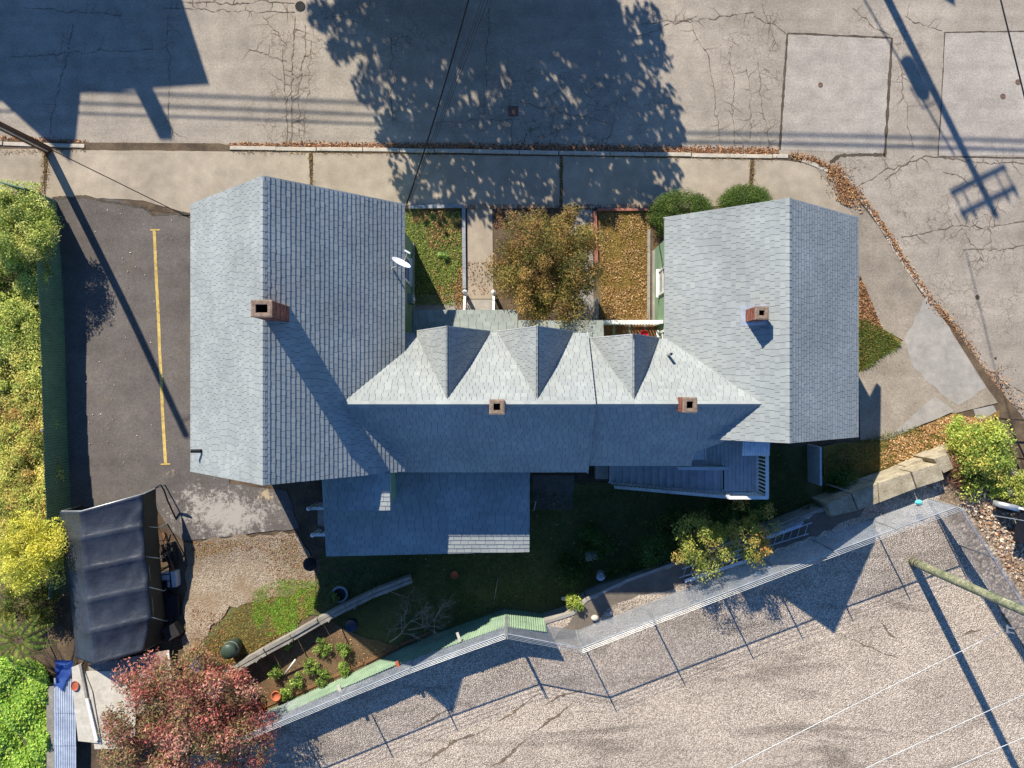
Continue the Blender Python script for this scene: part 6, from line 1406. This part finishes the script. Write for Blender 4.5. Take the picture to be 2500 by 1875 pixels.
mb = MB(); mb.tube([PG(1216, 1408, .05), PG(1207, 1462, .05)], .02, 6); place(mb, 'stick', 'twig', 'thin pale stick on the shaded lawn', 'stick')
t = thing('garden_trellis', 'small bent white trellis by the lean-to corner', 'trellis'); mb = MB(); mb.tube([PG(1303, 1224, .2), PG(1308, 1222, .3), PG(1303, 1244, .2), PG(1300, 1244, .2)], .02, 6); mb.build('frame_bar', MAT['plywood'], t)
c = PG(770, 1366); t = thing('covered_grill', 'dark covered barrel grill at the lean-to corner', 'grill'); mb = MB(); mb.lathe(c + Vector((0, 0, .6)), [(.1, 0), (.24, .08), (.27, .2), (.22, .33), (.05, .4)], 18); mb.build('grill_lid', MAT['rubber'], t, True)
for k in range(3): a = k * 2.1; mb = MB(); mb.tube([c + Vector((.2 * math.cos(a), .2 * math.sin(a), 0)), c + Vector((.12 * math.cos(a), .12 * math.sin(a), .64))], .015, 5); mb.build('leg', MAT['metal'], t)
struct(sheet('bulkhead_door', wpoly([(1300, 1160), (1402, 1160), (1398, 1244), (1302, 1244)]), MAT['driveway'], .02))  # dark sheet for the bulkhead door, in the drive's asphalt colours
# fallen branch
fb = thing('fallen_branch', 'bare fallen branch with pale twigs by the green fence', 'branch'); rt = random.Random(12); mb = MB()
def limb(p, d, L, r, lev):
    pts = [p]; rr_ = [r]
    for k in range(5):
        d = (d + Vector((rt.gauss(0, .16), rt.gauss(0, .16), rt.gauss(0, .08)))).normalized(); p = p + d * L / 5; pts.append(p.copy()); rr_.append(r * (1 - .15 * (k + 1)))
        if lev < 3 and k > 0:
            for _ in range(2 if lev < 2 else 1): limb(p, (d + Vector((rt.gauss(0, .6), rt.gauss(0, .6), abs(rt.gauss(0, .25))))).normalized(), L * rt.uniform(.35, .6), r * .5, lev + 1)
    mb.tube(pts, rr_, 5, cap=False)
p0_ = PG(955, 1560, .35); limb(p0_, Vector((1, .45, .12)).normalized(), 1.5, .03, 0); limb(PG(1000, 1530, .4), Vector((.9, .35, .3)).normalized(), 1.4, .03, 0); limb(PG(1060, 1500, .5), Vector((.35, -.6, .3)).normalized(), .9, .022, 1)
mb.build('twigs', MAT['twig'], fb)
mb = MB(); limb(PG(940, 1440, .1), Vector((1, -.35, .1)).normalized(), 1.2, .018, 1); tag(mb.build('dead_twig', MAT['twig']), 'thin dead twig lying near the end of the timber wall', 'twig')
# ladders and gutters by the lot edge
ZLd = LOT + .12
def LP_(x, y, z=ZLd): return P(x, y, z)
ladder('ladder', 'aluminium ladder lying along the lot edge beside the slim yellow tree', LP_(1790, 1348), LP_(1978, 1290), (.3, .95, 0), .44, 10)
ladder('ladder', 'second ladder lying at the left end under the yellow tree', LP_(1662, 1400), LP_(1830, 1345), (.3, .95, 0), .36, 9)
for i, (a, b_, m_) in enumerate((((1672, 1419), (1726, 1398), 'whitemetal'), ((1684, 1416), (1832, 1366), 'whitemetal'), ((1880, 1306), (1960, 1274), 'corrug'), ((1872, 1314), (1958, 1282), 'corrug'), ((1885, 1290), (1952, 1262), 'wood'), ((1890, 1296), (1965, 1266), 'wood'))):
    mb = MB(); mb.beam(LP_(*a, LOT + .06 + .05 * i), LP_(*b_, LOT + .06 + .05 * i), .12, .06)
    tag(mb.build('gutter_length', MAT[m_]), ('short white gutter length at the left ladder foot', 'long white gutter length under the yellow tree', 'pale blue gutter length above the right ladder', 'second pale blue length closest to the right ladder', 'grey plank furthest from the right ladder', 'grey plank just below the furthest one')[i], 'gutter' if m_ != 'wood' else 'plank', 'lengths stacked by the lot edge')
for i, (x, y) in enumerate(((1850, 1400), (1882, 1385))):
    c = P(x, y, LOT); mb = MB(); mb.prism(rough_edge([(c.x - .16, c.y - .06), (c.x + .16, c.y - .02), (c.x + .12, c.y + .08), (c.x - .12, c.y + .06)], .04, .08), LOT + .01, LOT + .04); place(mb, 'paper_scrap', 'white', ('left', 'right')[i] + ' white paper scrap caught under the chain link', 'scrap')
# right edge: handrail, trailer, log
hr = thing('black_handrail', 'black pipe handrail at the right edge above the bright bush', 'railing')
a = P(2458, 1024, 1.1); b_ = P(2504, 1122, 1.2); mb = MB(); mb.tube([P(2530, 1028, 1.1), a, b_, P(2530, 1180, 1.2)], .035, 8); mb.build('top_rail', MAT['black'], hr)
for p in (a, a.lerp(b_, .5), b_): mb = MB(); mb.tube([Vector((p.x, p.y, .3)), p], .03, 8); mb.build('post', MAT['black'], hr)
lg = thing('log', 'mossy green log lying at the right edge behind the trailer', 'log'); mb = MB(); mb.tube([P(2450, 1200, 1.9), P(2480, 1204, 1.9), P(2600, 1230, 1.9)], [.16, .2, .2], 12); mb.build('log_trunk', MAT['greenwood'], lg, True)
tr = thing('trailer', 'old trailer with silver fender and black wheel cut by the right edge', 'trailer')
w0 = P(2452, 1240, 1.75); ax_ = Vector((1, -.22, 0)).normalized(); up = Vector((0, 0, 1)); ny = Vector((.22, 1, 0)).normalized()
R_ = Matrix((ax_, ny, up)).transposed()
mb = MB(); tl = R_ @ Matrix.Rotation(math.pi / 2, 3, 'X'); mb.lathe(Vector((w0.x, w0.y - .05, LOT + .30)), [(.12, -.09), (.26, -.10), (.31, -.06), (.31, .06), (.26, .10), (.12, .09)], 24, 1, tl); wl = mb.build('wheel', MAT['rubber'], tr, True)
mb = MB(); mb.lathe(Vector((w0.x, w0.y - .05, LOT + .30)), [(.02, -.105), (.13, -.10), (.13, .10), (.02, .105)], 16, 1, tl); mb.build('hub', MAT['metal'], wl)
mb = MB(); vs = []; ns = 14
for k in range(ns + 1):
    an = math.pi * (1.02 - 1.04 * k / ns)
    for s in (-.02, .20):
        for rr_ in (.42, .435): vs.append(Vector((w0.x, w0.y, LOT + .28)) + ax_ * (.46 * math.cos(an)) * (rr_ / .42) + up * (math.sin(an) * rr_) + ny * s)
fs = []
for k in range(ns): a_ = 4 * k; b4 = a_ + 4; fs += [(a_, a_ + 2, b4 + 2, b4), (a_ + 1, b4 + 1, b4 + 3, a_ + 3), (a_, b4, b4 + 1, a_ + 1), (a_ + 2, a_ + 3, b4 + 3, b4 + 2)]
mb.add(vs, fs); mb.build('fender', MAT['metal'], tr, True)
mb = MB(); mb.box(Vector((w0.x, w0.y, LOT + .62)) + ax_ * 1.1 + ny * .12, (2.6, .09, .07), m=R_); mb.build('side_rail', MAT['whitemetal'], tr)
mb = MB(); mb.box(Vector((w0.x, w0.y, LOT + .52)) + ax_ * 1.4 - ny * .6, (2.0, 1.1, .06), m=R_); mb.build('bed', MAT['black'], tr)
mb = MB(); mb.tube([P(2425, 1259, LOT + .5), P(2560, 1282, LOT + .6)], .018, 6); mb.build('tie_bar', MAT['metal'], tr)
at_base()
